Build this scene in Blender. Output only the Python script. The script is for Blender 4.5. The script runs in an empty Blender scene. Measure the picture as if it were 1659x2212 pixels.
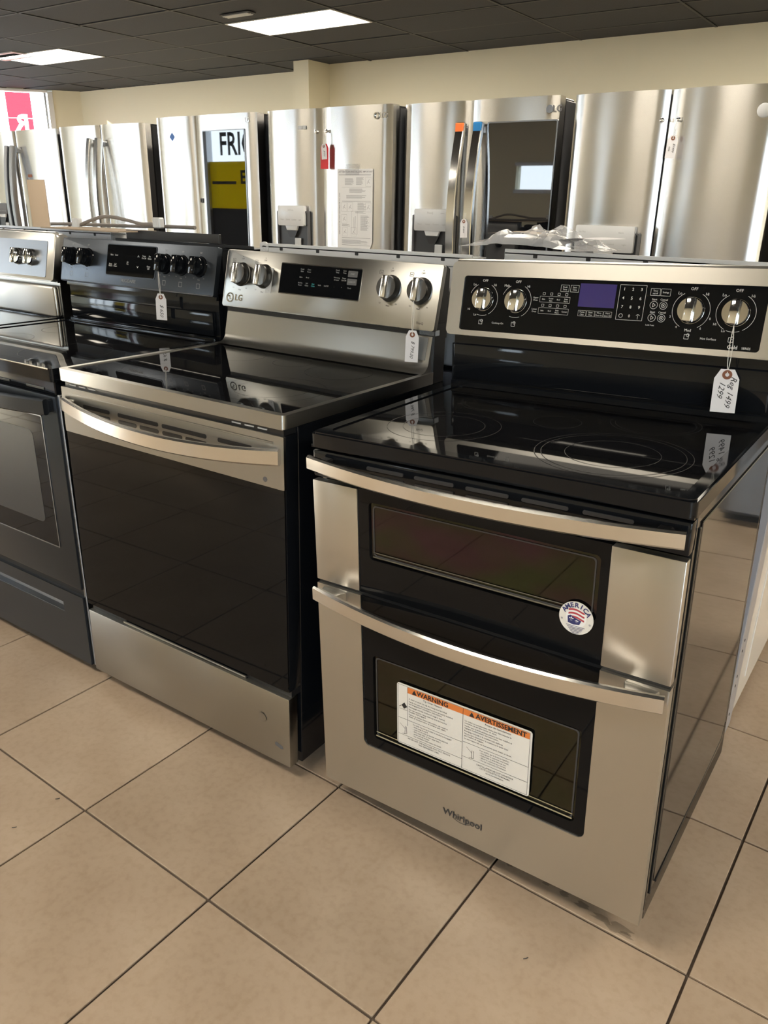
import bpy, bmesh, math, random
from mathutils import Matrix, Vector
R = math.radians
random.seed(7)
scn = bpy.context.scene
COL = scn.collection

# ------------------------------------------------------------------ camera, sky, light, exposure
cd = bpy.data.cameras.new('camera'); cam = bpy.data.objects.new('camera', cd); COL.objects.link(cam)
CAM = (0.9719, -1.1840, 1.3475); YAW, PITCH, ROLL, FPX = -0.6055, 0.3752, 0.0183, 1704.7
fw = Vector((math.sin(YAW)*math.cos(PITCH), math.cos(YAW)*math.cos(PITCH), -math.sin(PITCH)))
rt = Vector((math.cos(YAW), -math.sin(YAW), 0)); up = rt.cross(fw)
rt2 = rt*math.cos(ROLL)+up*math.sin(ROLL); up2 = -rt*math.sin(ROLL)+up*math.cos(ROLL)
m = Matrix((rt2, up2, -fw)).transposed().to_4x4(); m.translation = CAM
cam.matrix_world = m
cd.sensor_fit = 'VERTICAL'; cd.sensor_height = 36.0; cd.lens = FPX/2212*36.0
cd.clip_start = 0.02; cd.clip_end = 300
scn.camera = cam
scn.view_settings.view_transform = 'Standard'; scn.view_settings.look = 'None'
scn.view_settings.gamma = 1.0; scn.view_settings.use_curve_mapping = False
scn.view_settings.exposure = 0.82
scn.render.film_transparent = False

SKY = 7.0          # daylight radiance outside the shop windows
LAMP = 14.0         # ceiling troffer radiance
w = bpy.data.worlds.new('daylight_sky'); scn.world = w; w.use_nodes = True
nt = w.node_tree; nt.nodes.clear()
wo = nt.nodes.new('ShaderNodeOutputWorld'); bg = nt.nodes.new('ShaderNodeBackground')
tc = nt.nodes.new('ShaderNodeTexCoord'); sx = nt.nodes.new('ShaderNodeSeparateXYZ'); cr = nt.nodes.new('ShaderNodeValToRGB')
cr.color_ramp.elements[0].position = 0.48; cr.color_ramp.elements[0].color = (.86, .93, 1, 1)
cr.color_ramp.elements[1].position = 0.85; cr.color_ramp.elements[1].color = (.62, .80, 1, 1)
mr = nt.nodes.new('ShaderNodeMapRange'); mr.inputs[1].default_value = -1; mr.inputs[2].default_value = 1
nt.links.new(tc.outputs['Generated'], sx.inputs[0]); nt.links.new(sx.outputs[2], mr.inputs[0])
nt.links.new(mr.outputs[0], cr.inputs[0]); nt.links.new(cr.outputs[0], bg.inputs[0])
bg.inputs[1].default_value = SKY; nt.links.new(bg.outputs[0], wo.inputs[0])
sl = bpy.data.lights.new('sun', 'SUN'); sl.energy = 7.0; sl.angle = R(1.2); sl.color = (1, .88, .68)
so = bpy.data.objects.new('sun', sl); COL.objects.link(so)
so.rotation_euler = Vector((.90, .40, -.30)).to_track_quat('-Z', 'Y').to_euler()
so.location = (-16, -2, 6)

def portal(name, loc, direction, sx_, sz_):
    a = bpy.data.lights.new(name, 'AREA'); a.shape = 'RECTANGLE'; a.size = sx_; a.size_y = sz_
    a.cycles.is_portal = True
    o = bpy.data.objects.new(name, a); COL.objects.link(o)
    o.location = loc; o.rotation_euler = Vector(direction).to_track_quat('-Z', 'Z').to_euler()

# ------------------------------------------------------------------ materials
MATS = {}
def principled(name, col, rough=.5, metal=0., spec=.5, **kw):
    mt = bpy.data.materials.new(name); mt.use_nodes = True
    b = mt.node_tree.nodes['Principled BSDF']
    b.inputs['Base Color'].default_value = (*col, 1); b.inputs['Roughness'].default_value = rough
    b.inputs['Metallic'].default_value = metal; b.inputs['Specular IOR Level'].default_value = spec
    for k, v in kw.items(): b.inputs[k].default_value = v
    MATS[name] = mt
    return mt
def nodes(mt): return mt.node_tree.nodes, mt.node_tree.links, mt.node_tree.nodes['Principled BSDF']
def noise_tex(mt, scale=(1, 1, 1), nscale=5., detail=4., coords='Object'):
    n, l, b = nodes(mt)
    t = n.new('ShaderNodeTexCoord'); mp = n.new('ShaderNodeMapping'); nz = n.new('ShaderNodeTexNoise')
    mp.inputs['Scale'].default_value = scale; nz.inputs['Scale'].default_value = nscale; nz.inputs['Detail'].default_value = detail
    l.new(t.outputs[coords], mp.inputs[0]); l.new(mp.outputs[0], nz.inputs[0])
    return nz
def add_bump(mt, nz, strength=.2, dist=.002, prev=None):
    n, l, b = nodes(mt); bp = n.new('ShaderNodeBump')
    bp.inputs['Strength'].default_value = strength; bp.inputs['Distance'].default_value = dist
    l.new(nz.outputs[0], bp.inputs['Height'])
    if prev: l.new(prev.outputs[0], bp.inputs['Normal'])
    l.new(bp.outputs[0], b.inputs['Normal']); return bp
def ramp_color(mt, nz, c0, c1, p0=.35, p1=.65):
    n, l, b = nodes(mt); r = n.new('ShaderNodeValToRGB')
    r.color_ramp.elements[0].position = p0; r.color_ramp.elements[0].color = (*c0, 1)
    r.color_ramp.elements[1].position = p1; r.color_ramp.elements[1].color = (*c1, 1)
    l.new(nz.outputs[0], r.inputs[0]); l.new(r.outputs[0], b.inputs['Base Color']); return r
def steel(name, col, rough, wavy=0., aniso=.75, grain=.012):
    mt = principled(name, col, rough, 1.0)
    n, l, b = nodes(mt)
    b.inputs['Anisotropic'].default_value = aniso
    tg = n.new('ShaderNodeTangent'); tg.direction_type = 'UV_MAP'; tg.uv_map = 'UVMap'
    l.new(tg.outputs[0], b.inputs['Tangent'])
    nz = noise_tex(mt, (3, 3, 1600), 1., 2.)          # fine horizontal brushing
    mrr = n.new('ShaderNodeMapRange'); mrr.inputs[3].default_value = rough-grain; mrr.inputs[4].default_value = rough+grain
    l.new(nz.outputs[0], mrr.inputs[0]); l.new(mrr.outputs[0], b.inputs['Roughness'])
    if wavy:
        nw = noise_tex(mt, (1, 1, .45), 4.5, 1.)
        add_bump(mt, nw, 1., wavy)
    return mt
steel('steel', (.58, .565, .535), .33)
steel('steel_fridge', (.64, .63, .615), .24, wavy=.004, aniso=.8)
steel('steel_grey', (.40, .395, .375), .30)
steel('steel_polished', (.70, .70, .69), .12, aniso=.2)
steel('steel_dark', (.30, .31, .33), .30)
steel('steel_slate', (.16, .155, .15), .36)
steel('steel_handle', (.78, .77, .75), .20, aniso=.6)
principled('chrome', (.80, .80, .79), .07, 1.)
principled('black_enamel', (.006, .007, .009), .06, 0., .28)
mt = principled('black_stainless', (.060, .070, .086), .28, .8)
principled('side_enamel', (.012, .012, .013), .05, 0., .5, IOR=2.3)
principled('black_glass', (.005, .0055, .0065), .03, 0., .18)
principled('cooktop_glass', (.006, .006, .007), .025, 0., .55)
principled('mirror_glass', (.004, .004, .005), .015, 0., .5, IOR=1.9)
principled('black_plastic', (.014, .014, .015), .30)
principled('rubber', (.02, .02, .02), .8)
principled('dark_grey', (.035, .037, .042), .45)
principled('side_grey', (.10, .10, .105), .5)
principled('ring_faint', (.012, .012, .013), .05, 0., .55)
principled('ring_print', (.045, .045, .048), .2)
principled('print_white', (.75, .75, .74), .5)
principled('print_grey', (.34, .34, .34), .5)
principled('print_black', (.02, .02, .022), .6)
principled('print_teal', (.05, .38, .42), .5)
principled('ink_faint', (.30, .29, .31), .8)
principled('warning_orange', (.68, .20, .045), .5)
principled('flag_red', (.42, .05, .07), .5)
principled('flag_blue', (.03, .035, .14), .5)
principled('sticker_white', (.72, .70, .66), .45)
principled('paper', (.80, .80, .80), .7)
principled('tag_paper', (.74, .73, .76), .75)
principled('tag_red', (.65, .02, .03), .5)
principled('eyelet_brown', (.20, .075, .04), .7)
principled('string_white', (.72, .70, .66), .9)
principled('tape_blue', (.06, .17, .48), .6)
principled('tape_orange', (.75, .16, .03), .6)
principled('tape_bright_blue', (.01, .16, .42), .5)
principled('tape_grey', (.16, .16, .155), .35)
principled('display_violet', (.050, .038, .17), .10)
principled('white_enamel', (.78, .76, .73), .22)
principled('galvanised', (.50, .51, .54), .38, .35)
principled('sheet_white', (.66, .67, .68), .40)
principled('lavender_metal', (.40, .40, .44), .45, .2)
principled('plastic_grey', (.52, .53, .54), .30)
principled('plastic_pale', (.70, .71, .72), .25)
principled('cord_grey', (.24, .215, .20), .6)
principled('cardboard', (.42, .33, .24), .8)
principled('dispenser_dark', (.03, .031, .034), .35)
principled('oven_enamel', (.50, .47, .42), .35)
principled('rack_chrome', (.62, .60, .52), .2, 1.)
principled('grout', (.13, .10, .078), .9)
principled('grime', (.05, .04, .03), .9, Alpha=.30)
mt = principled('cream_paint', (.84, .79, .61), .65)
add_bump(mt, noise_tex(mt, (1, 1, 1), 60., 3.), .12, .003)
principled('white_frame', (.85, .85, .85), .5)
principled('aluminium', (.55, .56, .58), .35, .8)
principled('ceiling_grid', (.022, .023, .026), .6)
principled('ground_asphalt', (.22, .21, .20), .9)
mt = principled('ceiling_tile', (.034, .038, .046), .85)
add_bump(mt, noise_tex(mt, (1, 1, 1), 90., 4.), .5, .004)
mt = principled('floor_tile', (.5, .4, .3), .30, 0., .4)
nz = noise_tex(mt, (1, 1, 1), 5.5, 7., 'Object'); rr = ramp_color(mt, nz, (.455, .345, .25), (.555, .435, .325), .3, .7)
n, l, b = nodes(mt)
oi = n.new('ShaderNodeObjectInfo'); hs = n.new('ShaderNodeHueSaturation'); ma = n.new('ShaderNodeMapRange')
ma.inputs[3].default_value = .93; ma.inputs[4].default_value = 1.06
l.new(oi.outputs['Random'], ma.inputs[0]); l.new(ma.outputs[0], hs.inputs['Value']); l.new(rr.outputs[0], hs.inputs['Color'])
nf = noise_tex(mt, (1, 1, 1), 60., 5.); mx = n.new('ShaderNodeMix'); mx.data_type = 'RGBA'; mx.blend_type = 'MULTIPLY'
rf = n.new('ShaderNodeValToRGB'); rf.color_ramp.elements[0].position = .30; rf.color_ramp.elements[0].color = (.84, .80, .74, 1)
rf.color_ramp.elements[1].position = .55; rf.color_ramp.elements[1].color = (1, 1, 1, 1)
mx.inputs[0].default_value = .55
l.new(nf.outputs[0], rf.inputs[0]); l.new(hs.outputs[0], mx.inputs[6]); l.new(rf.outputs[0], mx.inputs[7]); l.new(mx.outputs[2], b.inputs['Base Color'])
add_bump(mt, noise_tex(mt, (1, 1, 1), 45., 5.), .08, .002)

def glassy(name, tint, rough=.0):
    mt = bpy.data.materials.new(name); mt.use_nodes = True; n = mt.node_tree.nodes; l = mt.node_tree.links; n.clear()
    o = n.new('ShaderNodeOutputMaterial'); t = n.new('ShaderNodeBsdfTransparent'); g = n.new('ShaderNodeBsdfGlossy'); mx = n.new('ShaderNodeMixShader')
    f = n.new('ShaderNodeLayerWeight'); f.inputs[0].default_value = .5
    p = n.new('ShaderNodeMath'); p.operation = 'POWER'; p.inputs[1].default_value = 5.
    q = n.new('ShaderNodeMath'); q.operation = 'MULTIPLY_ADD'; q.inputs[1].default_value = .90; q.inputs[2].default_value = .04
    t.inputs[0].default_value = (*tint, 1); g.inputs['Roughness'].default_value = rough; g.inputs[0].default_value = (1, 1, 1, 1)
    l.new(f.outputs['Facing'], p.inputs[0]); l.new(p.outputs[0], q.inputs[0]); l.new(q.outputs[0], mx.inputs[0])
    l.new(t.outputs[0], mx.inputs[1]); l.new(g.outputs[0], mx.inputs[2]); l.new(mx.outputs[0], o.inputs[0])
    MATS[name] = mt; return mt
glassy('window_glass', (.93, .95, .95))
glassy('red_film', (.75, .022, .032))
def oven_pane(name, c0, c1):
    mt = principled(name, (.003, .003, .003), .03, 0., .5, IOR=2.2)
    n, l, b = nodes(mt)
    o = n['Material Output']; t = n.new('ShaderNodeBsdfTransparent'); nz = noise_tex(mt, (2.2, 1, 4.5), 2.2, 2.)
    r = n.new('ShaderNodeValToRGB'); r.color_ramp.elements[0].position = .38; r.color_ramp.elements[1].position = .62
    r.color_ramp.elements[0].color = (*c0, 1); r.color_ramp.elements[1].color = (*c1, 1)
    l.new(nz.outputs[0], r.inputs[0]); l.new(r.outputs[0], t.inputs[0]); l.new(r.outputs[0], b.inputs['Specular Tint'])
    ad = n.new('ShaderNodeMixShader'); ad.inputs[0].default_value = .60
    l.new(t.outputs[0], ad.inputs[1]); l.new(b.outputs[0], ad.inputs[2]); l.new(ad.outputs[0], o.inputs[0])
oven_pane('oven_glass', (.66, .60, .48), (.60, .62, .42))
oven_pane('oven_glass_tinted', (.62, .40, .52), (.48, .58, .34))
glassy('clear_tape', (.95, .95, .95), rough=.3)
mt = principled('clear_plastic', (.86, .87, .90), .18, 0., .6, Alpha=.38)
def emitter(name, col, s):
    mt = bpy.data.materials.new(name); mt.use_nodes = True; n = mt.node_tree.nodes; l = mt.node_tree.links; n.clear()
    o = n.new('ShaderNodeOutputMaterial'); e = n.new('ShaderNodeEmission'); e.inputs[0].default_value = (*col, 1); e.inputs[1].default_value = s
    l.new(e.outputs[0], o.inputs[0]); MATS[name] = mt; return mt
emitter('troffer_lens', (1, .90, .74), LAMP)
mt = bpy.data.materials.new('yellow_poster'); MATS['yellow_poster'] = mt; mt.use_nodes = True
n = mt.node_tree.nodes; l = mt.node_tree.links; n.clear()
o = n.new('ShaderNodeOutputMaterial'); d = n.new('ShaderNodeBsdfDiffuse'); t = n.new('ShaderNodeBsdfTranslucent'); mx = n.new('ShaderNodeMixShader')
d.inputs[0].default_value = (.75, .60, .01, 1); t.inputs[0].default_value = (.80, .66, .01, 1); mx.inputs[0].default_value = .5
l.new(d.outputs[0], mx.inputs[1]); l.new(t.outputs[0], mx.inputs[2]); l.new(mx.outputs[0], o.inputs[0])

# ------------------------------------------------------------------ mesh builder
ID = Matrix.Identity(4)
class MB:
    """Collects shapes of ONE part; M places what is added next."""
    def __init__(s, M=None): s.bm = bmesh.new(); s.M = M.copy() if M else ID.copy()
    def _v(s, pts): return [s.bm.verts.new(s.M @ Vector(p)) for p in pts]
    def face(s, pts):
        try: s.bm.faces.new(s._v(pts))
        except ValueError: pass
        return s
    def box(s, x0, x1, y0, y1, z0, z1, r=0, seg=2):
        v = s._v([(x0, y0, z0), (x1, y0, z0), (x1, y1, z0), (x0, y1, z0), (x0, y0, z1), (x1, y0, z1), (x1, y1, z1), (x0, y1, z1)])
        fs = [s.bm.faces.new([v[i] for i in f]) for f in ((0, 3, 2, 1), (4, 5, 6, 7), (0, 1, 5, 4), (1, 2, 6, 5), (2, 3, 7, 6), (3, 0, 4, 7))]
        if r:
            es = list({e for f in fs for e in f.edges})
            bmesh.ops.bevel(s.bm, geom=es, offset=r, segments=seg, affect='EDGES', profile=.5)
        return s
    def prism(s, poly, w0, w1, plane='xz', bev=0, cap=True):
        mp = {'xz': lambda u, v, w_: (u, w_, v), 'xy': lambda u, v, w_: (u, v, w_), 'yz': lambda u, v, w_: (w_, u, v)}[plane]
        a = s._v([mp(u, v, w0) for u, v in poly]); b = s._v([mp(u, v, w1) for u, v in poly])
        n_ = len(poly); fs = []
        fa = s.bm.faces.new(a); fb = s.bm.faces.new(list(reversed(b)))
        for i in range(n_): s.bm.faces.new((a[i], b[i], b[(i+1) % n_], a[(i+1) % n_]))
        if bev:
            es = list(set(fa.edges) | set(fb.edges))
            bmesh.ops.bevel(s.bm, geom=es, offset=bev, segments=2, affect='EDGES', profile=.5)
        return s
    def frame(s, outer, inner, w0, w1, plane='xz'):
        mp = {'xz': lambda u, v, w_: (u, w_, v), 'xy': lambda u, v, w_: (u, v, w_), 'yz': lambda u, v, w_: (w_, u, v)}[plane]
        L = [s._v([mp(u, v, w_) for u, v in q]) for q, w_ in ((outer, w0), (inner, w0), (inner, w1), (outer, w1))]
        n_ = len(outer)
        for k in range(4):
            A, B = L[k], L[(k+1) % 4]
            for i in range(n_):
                j = (i+1) % n_
                s.bm.faces.new((A[i], A[j], B[j], B[i]))
        return s
    def lathe(s, prof, c=(0, 0, 0), axis='y', n_=32):
        rings = []
        for r, h in prof:
            pts = []
            for k in range(n_):
                a = 2*math.pi*k/n_; p, q = r*math.cos(a), r*math.sin(a)
                pts.append({'y': (c[0]+p, c[1]+h, c[2]+q), 'z': (c[0]+p, c[1]+q, c[2]+h), 'x': (c[0]+h, c[1]+p, c[2]+q)}[axis])
            rings.append(s._v(pts))
        for a, b in zip(rings, rings[1:]):
            for k in range(n_): s.bm.faces.new((a[k], a[(k+1) % n_], b[(k+1) % n_], b[k]))
        s.bm.faces.new(rings[0]); s.bm.faces.new(list(reversed(rings[-1])))
        return s
    def tube(s, pts, r, n_=8, flat=None):
        """sweep; flat=(a,b) gives an elliptic section"""
        P = [Vector(p) for p in pts]; rings = []
        ref = Vector((0, 0, 1))
        for i, p in enumerate(P):
            t = (P[min(i+1, len(P)-1)]-P[max(i-1, 0)]).normalized()
            if abs(t.dot(ref)) > .95: ref = Vector((1, 0, 0)) if abs(t.x) < .9 else Vector((0, 1, 0))
            a = t.cross(ref).normalized(); b = a.cross(t)
            ra, rb = flat if flat else (r, r)
            rings.append(s._v([p+a*ra*math.cos(2*math.pi*k/n_)+b*rb*math.sin(2*math.pi*k/n_) for k in range(n_)]))
        for a, b in zip(rings, rings[1:]):
            for k in range(n_): s.bm.faces.new((a[k], a[(k+1) % n_], b[(k+1) % n_], b[k]))
        s.bm.faces.new(rings[0]); s.bm.faces.new(list(reversed(rings[-1])))
        return s
    def sweep(s, path, sect):
        """path = list of (point, right, up); sect = list of (a, b)"""
        rings = [s._v([p+r_*a+u_*b for a, b in sect]) for p, r_, u_ in path]; n_ = len(sect)
        for A, B in zip(rings, rings[1:]):
            for k in range(n_): s.bm.faces.new((A[k], A[(k+1) % n_], B[(k+1) % n_], B[k]))
        s.bm.faces.new(rings[0]); s.bm.faces.new(list(reversed(rings[-1])))
        return s
    def text(s, body, size, u, v, w_=0, align='CENTER', rot=0, shear=0, sx_=1., mirror=False, bold=0):
        key = (body, align, shear, bold)
        if key not in TXT:
            c = bpy.data.curves.new('t', 'FONT'); c.body = body; c.size = 1; c.align_x = align; c.align_y = 'CENTER'; c.shear = shear; c.resolution_u = 2; c.offset = bold
            o_ = bpy.data.objects.new('t', c); me = o_.to_mesh()
            TXT[key] = ([tuple(q.co) for q in me.vertices], [tuple(p.vertices) for p in me.polygons])
            o_.to_mesh_clear(); bpy.data.objects.remove(o_); bpy.data.curves.remove(c)
        vs, fs = TXT[key]; ca, sa = math.cos(rot), math.sin(rot); pts = []
        for x, y, z in vs:
            x *= size*sx_*(-1 if mirror else 1); y *= size
            pts.append((u+x*ca-y*sa, w_, v+x*sa+y*ca))
        V = s._v(pts)
        for f in fs:
            try: s.bm.faces.new([V[i] for i in f])
            except ValueError: pass
        s.flat = True
        return s
    def line(s, u0, v0, u1, v1, th, w_=0):
        d = Vector((u1-u0, v1-v0)); nrm = Vector((-d.y, d.x)).normalized()*th/2
        return s.face([(u0-nrm.x, w_, v0-nrm.y), (u1-nrm.x, w_, v1-nrm.y), (u1+nrm.x, w_, v1+nrm.y), (u0+nrm.x, w_, v0+nrm.y)])
    def arc(s, cu, cv, r, a0, a1, th, w_=0, n_=24):
        for k in range(n_):
            p, q = a0+(a1-a0)*k/n_, a0+(a1-a0)*(k+1)/n_
            s.face([(cu+(r-th/2)*math.cos(p), w_, cv+(r-th/2)*math.sin(p)), (cu+(r+th/2)*math.cos(p), w_, cv+(r+th/2)*math.sin(p)),
                    (cu+(r+th/2)*math.cos(q), w_, cv+(r+th/2)*math.sin(q)), (cu+(r-th/2)*math.cos(q), w_, cv+(r-th/2)*math.sin(q))])
        return s
    def rect(s, u0, u1, v0, v1, th, w_=0):
        return s.line(u0, v0, u1, v0, th, w_).line(u0, v1, u1, v1, th, w_).line(u0, v0, u0, v1, th, w_).line(u1, v0, u1, v1, th, w_)
    def build(s, name, mat, parent=None, smooth=True, label=None, kind=None):
        flat = getattr(s, 'flat', False)
        if not flat: bmesh.ops.recalc_face_normals(s.bm, faces=s.bm.faces[:])
        me = bpy.data.meshes.new(name)
        uv = s.bm.loops.layers.uv.new('UVMap')
        for f in s.bm.faces:
            ax = f.normal
            for lp in f.loops:
                c = lp.vert.co
                lp[uv].uv = (c.y, c.x) if abs(ax.z) > .8 else ((c.z, c.y) if abs(ax.x) > .8 else (c.z, c.x))
        s.bm.to_mesh(me); s.bm.free()
        me.materials.append(MATS[mat])
        if smooth and not flat and len(me.polygons):
            me.polygons.foreach_set('use_smooth', [True]*len(me.polygons)); me.set_sharp_from_angle(angle=R(32))
        o_ = bpy.data.objects.new(name, me); COL.objects.link(o_)
        if parent: o_.parent = parent
        if label: o_['label'] = label
        if kind: o_['kind'] = kind
        return o_
TXT = {}
def rr_(x0, x1, z0, z1, r, n_=5):
    pts = []
    for cx, cz, a0 in ((x1-r, z1-r, 0), (x0+r, z1-r, 90), (x0+r, z0+r, 180), (x1-r, z0+r, 270)):
        for k in range(n_+1):
            a = R(a0+90*k/n_); pts.append((cx+r*math.cos(a), cz+r*math.sin(a)))
    return pts
def disc(cx, cz, r, n_=28): return [(cx+r*math.cos(2*math.pi*k/n_), cz+r*math.sin(2*math.pi*k/n_)) for k in range(n_)]
def tag(o_, label, cat, group=None, kind=None):
    if label: o_['label'] = label
    if cat: o_['category'] = cat
    if group: o_['group'] = group
    if kind: o_['kind'] = kind
    return o_
def thing(name, label, cat, loc=(0, 0, 0), rot=(0, 0, 0), group=None):
    o_ = bpy.data.objects.new(name, None); COL.objects.link(o_); o_.empty_display_size = .05
    o_.location = loc; o_.rotation_euler = rot
    return tag(o_, label, cat, group)
def struct(o_): o_['kind'] = 'structure'; return o_
def panelM(o, lean):
    """u along x, w towards the viewer = -y, v up the leaning face  (coordinates are given as (u, w, v))"""
    s_, c_ = math.sin(lean), math.cos(lean)
    return Matrix(((1, 0, 0, o[0]), (0, c_, s_, o[1]), (0, -s_, c_, o[2]), (0, 0, 0, 1)))

# ------------------------------------------------------------------ the room
CEIL = 2.82
FL = struct(MB().box(-15, 5.0, -4.6, 7.6, -.06, -.006).build('floor', 'grout'))
# floor tiles: fitted grid
TS, TA, TO = .424, -.0200, (-.4328, -.3703)
def tile_xy(a, b_):
    c, s_ = math.cos(TA), math.sin(TA); return TO[0]+TS*(a*c-b_*s_), TO[1]+TS*(a*s_+b_*c)
tm = MB().box(.0028, TS-.0028, .0028, TS-.0028, -.006, 0, .0011, 1).build('floor_tile', 'floor_tile', FL)
tile_mesh = tm.data
def in_view(x, y):
    d = Vector((x, y, 0))-Vector(CAM); z = d.dot(fw)
    if z < .2: return False
    px = 829.5+FPX*d.dot(rt2)/z; py = 1106-FPX*d.dot(up2)/z
    return -260 < px < 1920 and 300 < py < 2420
first = True; rest = MB(); shown = []
for a in range(-36, 14):
    for b_ in range(-12, 20):
        x, y = tile_xy(a+.5, b_+.5)
        if not (-14.6 < x < 4.7 and -4.3 < y < 6.6): continue
        near = in_view(x, y) and y < 1.9 and -2.9 < x < 2.6
        if near:
            o_ = tm if first else bpy.data.objects.new('floor_tile', tile_mesh)
            if not first: COL.objects.link(o_); o_.parent = FL
            first = False
            px, py = tile_xy(a, b_); o_.location = (px, py, random.uniform(-.0006, .0006)); o_.rotation_euler = (0, 0, TA)
        else:
            px, py = tile_xy(a, b_); rest.M = Matrix.Translation((px, py, 0)) @ Matrix.Rotation(TA, 4, 'Z')
            rest.box(.0028, TS-.0028, .0028, TS-.0028, -.006, 0)
rest.build('distant_floor_tile', 'floor_tile', FL, kind='stuff', label='rest of the beige ceramic floor tiles')

# grime on the tiles by the corner of the double oven range
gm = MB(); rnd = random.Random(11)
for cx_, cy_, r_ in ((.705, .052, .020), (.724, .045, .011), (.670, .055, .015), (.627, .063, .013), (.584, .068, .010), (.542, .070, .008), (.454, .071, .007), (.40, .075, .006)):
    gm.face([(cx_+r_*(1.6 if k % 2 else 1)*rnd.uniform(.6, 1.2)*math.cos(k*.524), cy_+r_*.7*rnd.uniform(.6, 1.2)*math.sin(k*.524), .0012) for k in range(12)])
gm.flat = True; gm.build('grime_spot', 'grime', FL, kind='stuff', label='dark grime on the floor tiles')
for cx_, cy_ in ((.581, -.123), (-.517, -.503), (-.520, -.390)):
    MB().tube([(cx_, cy_, .0016), (cx_+.004, cy_+.003, .0022), (cx_+.006, cy_+.008, .0016)], .0008, 5).build('crumb', 'print_black', FL)
# walls
def wall_poly(name, pts, th, z0=0, z1=CEIL+.12, mat='cream_paint'):
    mb = MB()
    mb.prism(pts, z0, z1, 'xy'); return struct(mb.build(name, mat, smooth=False))
wall_poly('wall_back', [(-10.62, 7.22), (-5.84, 7.22), (-5.84, 6.66), (-5.615, 6.66), (-5.615, 7.04), (5.1, 7.04), (5.1, 7.4), (-10.62, 7.4)], 0)
struct(MB().box(5.0, 5.15, -4.6, 7.4, 0, CEIL+.12).build('wall_right', 'cream_paint'))
# angled shop window wall at the far left: runs from the back corner towards the front left
WC = Vector((-10.62, 7.22, 0)); WD = Vector((-.625, -.781, 0)).normalized(); WN = Vector((WD.y, -WD.x, 0))*-1
if WN.dot(Vector((1, -1, 0))) < 0: WN = -WN
WM = Matrix(((-WD.x, -WN.x, 0, WC.x), (-WD.y, -WN.y, 0, WC.y), (0, 0, 1, 0), (0, 0, 0, 1)))   # u grows towards the back corner (u<0 in the wall), y outward
WL = 7.4
wl = MB(WM); wl.box(-.40, 0, 0, .14, 0, CEIL+.12); wl.box(-WL, -.40, 0, .14, 0, .45); wl.box(-WL, -.40, 0, .14, CEIL+.0, CEIL+.12); wl.box(-WL, -WL+.3, 0, .14, .45, CEIL)
struct(wl.build('wall_left', 'cream_paint', smooth=False))
wf = MB(WM); wf.box(-.475, -.40, -.02, .13, .45, CEIL-.02, .004, 1).box(-WL+.3, -.475, -.012, .12, CEIL-.035, CEIL-.002, .004, 1).box(-WL+.3, -.475, -.012, .12, .45, .52, .004, 1)
for k in range(1, 4): wf.box(-.44-k*1.66-.03, -.44-k*1.66+.03, .02, .09, .52, CEIL-.035, .004, 1)
win1 = struct(MB(WM).box(-WL+.3, -.475, .055, .061, .52, CEIL-.035).build('window_1', 'window_glass'))
wf.build('window_frame', 'white_frame', win1)
MB(WM).box(-.53, -.50, .02, .05, .52, CEIL-.035, .003, 1).build('mullion', 'aluminium', win1)
# red film with reversed white R stuck to that window
sg = thing('window_sign', 'red window film with a white reversed letter R, far left window', 'sign')
def in_text(body, size, cu, cv, u, v_):
    MB().text(body, 1, 0, 0, bold=.03).bm.free(); vs, fs = TXT[(body, 'CENTER', 0, .03)]
    x, y = -(u-cu)/size, (v_-cv)/size
    for f in fs:
        for k in range(1, len(f)-1):
            (ax, ay, _), (bx_, by_, _), (cx_, cy_, _) = vs[f[0]], vs[f[k]], vs[f[k+1]]
            d1 = (bx_-ax)*(y-ay)-(by_-ay)*(x-ax); d2 = (cx_-bx_)*(y-by_)-(cy_-by_)*(x-bx_); d3 = (ax-cx_)*(y-cy_)-(ay-cy_)*(x-cx_)
            if (d1 >= 0 and d2 >= 0 and d3 >= 0) or (d1 <= 0 and d2 <= 0 and d3 <= 0): return True
    return False
film = MB(WM); NU, NV = 80, 240; U0, U1, V0, V1 = -1.075, -.725, 1.70, 2.775
for a in range(NU):                     # the film is cut out around the clear letter R
    for b_ in range(NV):
        u, v_ = U0+(U1-U0)*(a+.5)/NU, V0+(V1-V0)*(b_+.5)/NV
        if abs(v_-2.425) < .006 or (abs(v_-2.345) < .2 and in_text('R', .33, -.885, 2.345, u, v_)): continue
        hu, hv = (U1-U0)/NU/2, (V1-V0)/NV/2
        film.face([(u-hu, .0475, v_-hv), (u+hu, .0475, v_-hv), (u+hu, .0475, v_+hv), (u-hu, .0475, v_+hv)])
film.flat = True
film.build('film', 'red_film', sg)

# shop front behind the camera: glass to the left, plain wall to the right
YF = -4.6
fx = WC.x+WD.x*WL
wf2 = MB()
wf2.box(fx-.1, -7.9, YF-.15, YF, 0, .30).box(fx-.1, 5.1, YF-.15, YF, 2.55, CEIL+.12).box(-7.9, -4.35, YF-.15, YF, 0, 2.55)
wf2.box(-4.35, -3.55, YF-.15, YF, 0, 1.52).box(-4.35, -3.55, YF-.15, YF, 1.84, 2.55).box(-3.55, 2.2, YF-.15, YF, 0, 2.55).box(2.2, 5.1, YF-.15, YF, 0, .30).box(4.6, 5.1, YF-.15, YF, .30, 2.55)
struct(wf2.build('wall_front', 'cream_paint', smooth=False))
yl = WC.y+WD.y*WL
struct(MB().box(fx-.14, fx, YF-.15, yl+.1, 0, CEIL+.12).build('wall_side', 'cream_paint', smooth=False))
win2 = struct(MB().box(fx, -7.9, YF-.08, YF-.074, .30, 2.55).build('window_2', 'window_glass'))
mf = MB().box(fx, -7.9, YF-.12, YF+.01, .27, .36).box(fx, -7.9, YF-.12, YF+.01, 2.48, 2.56)
k = fx+.05
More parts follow.
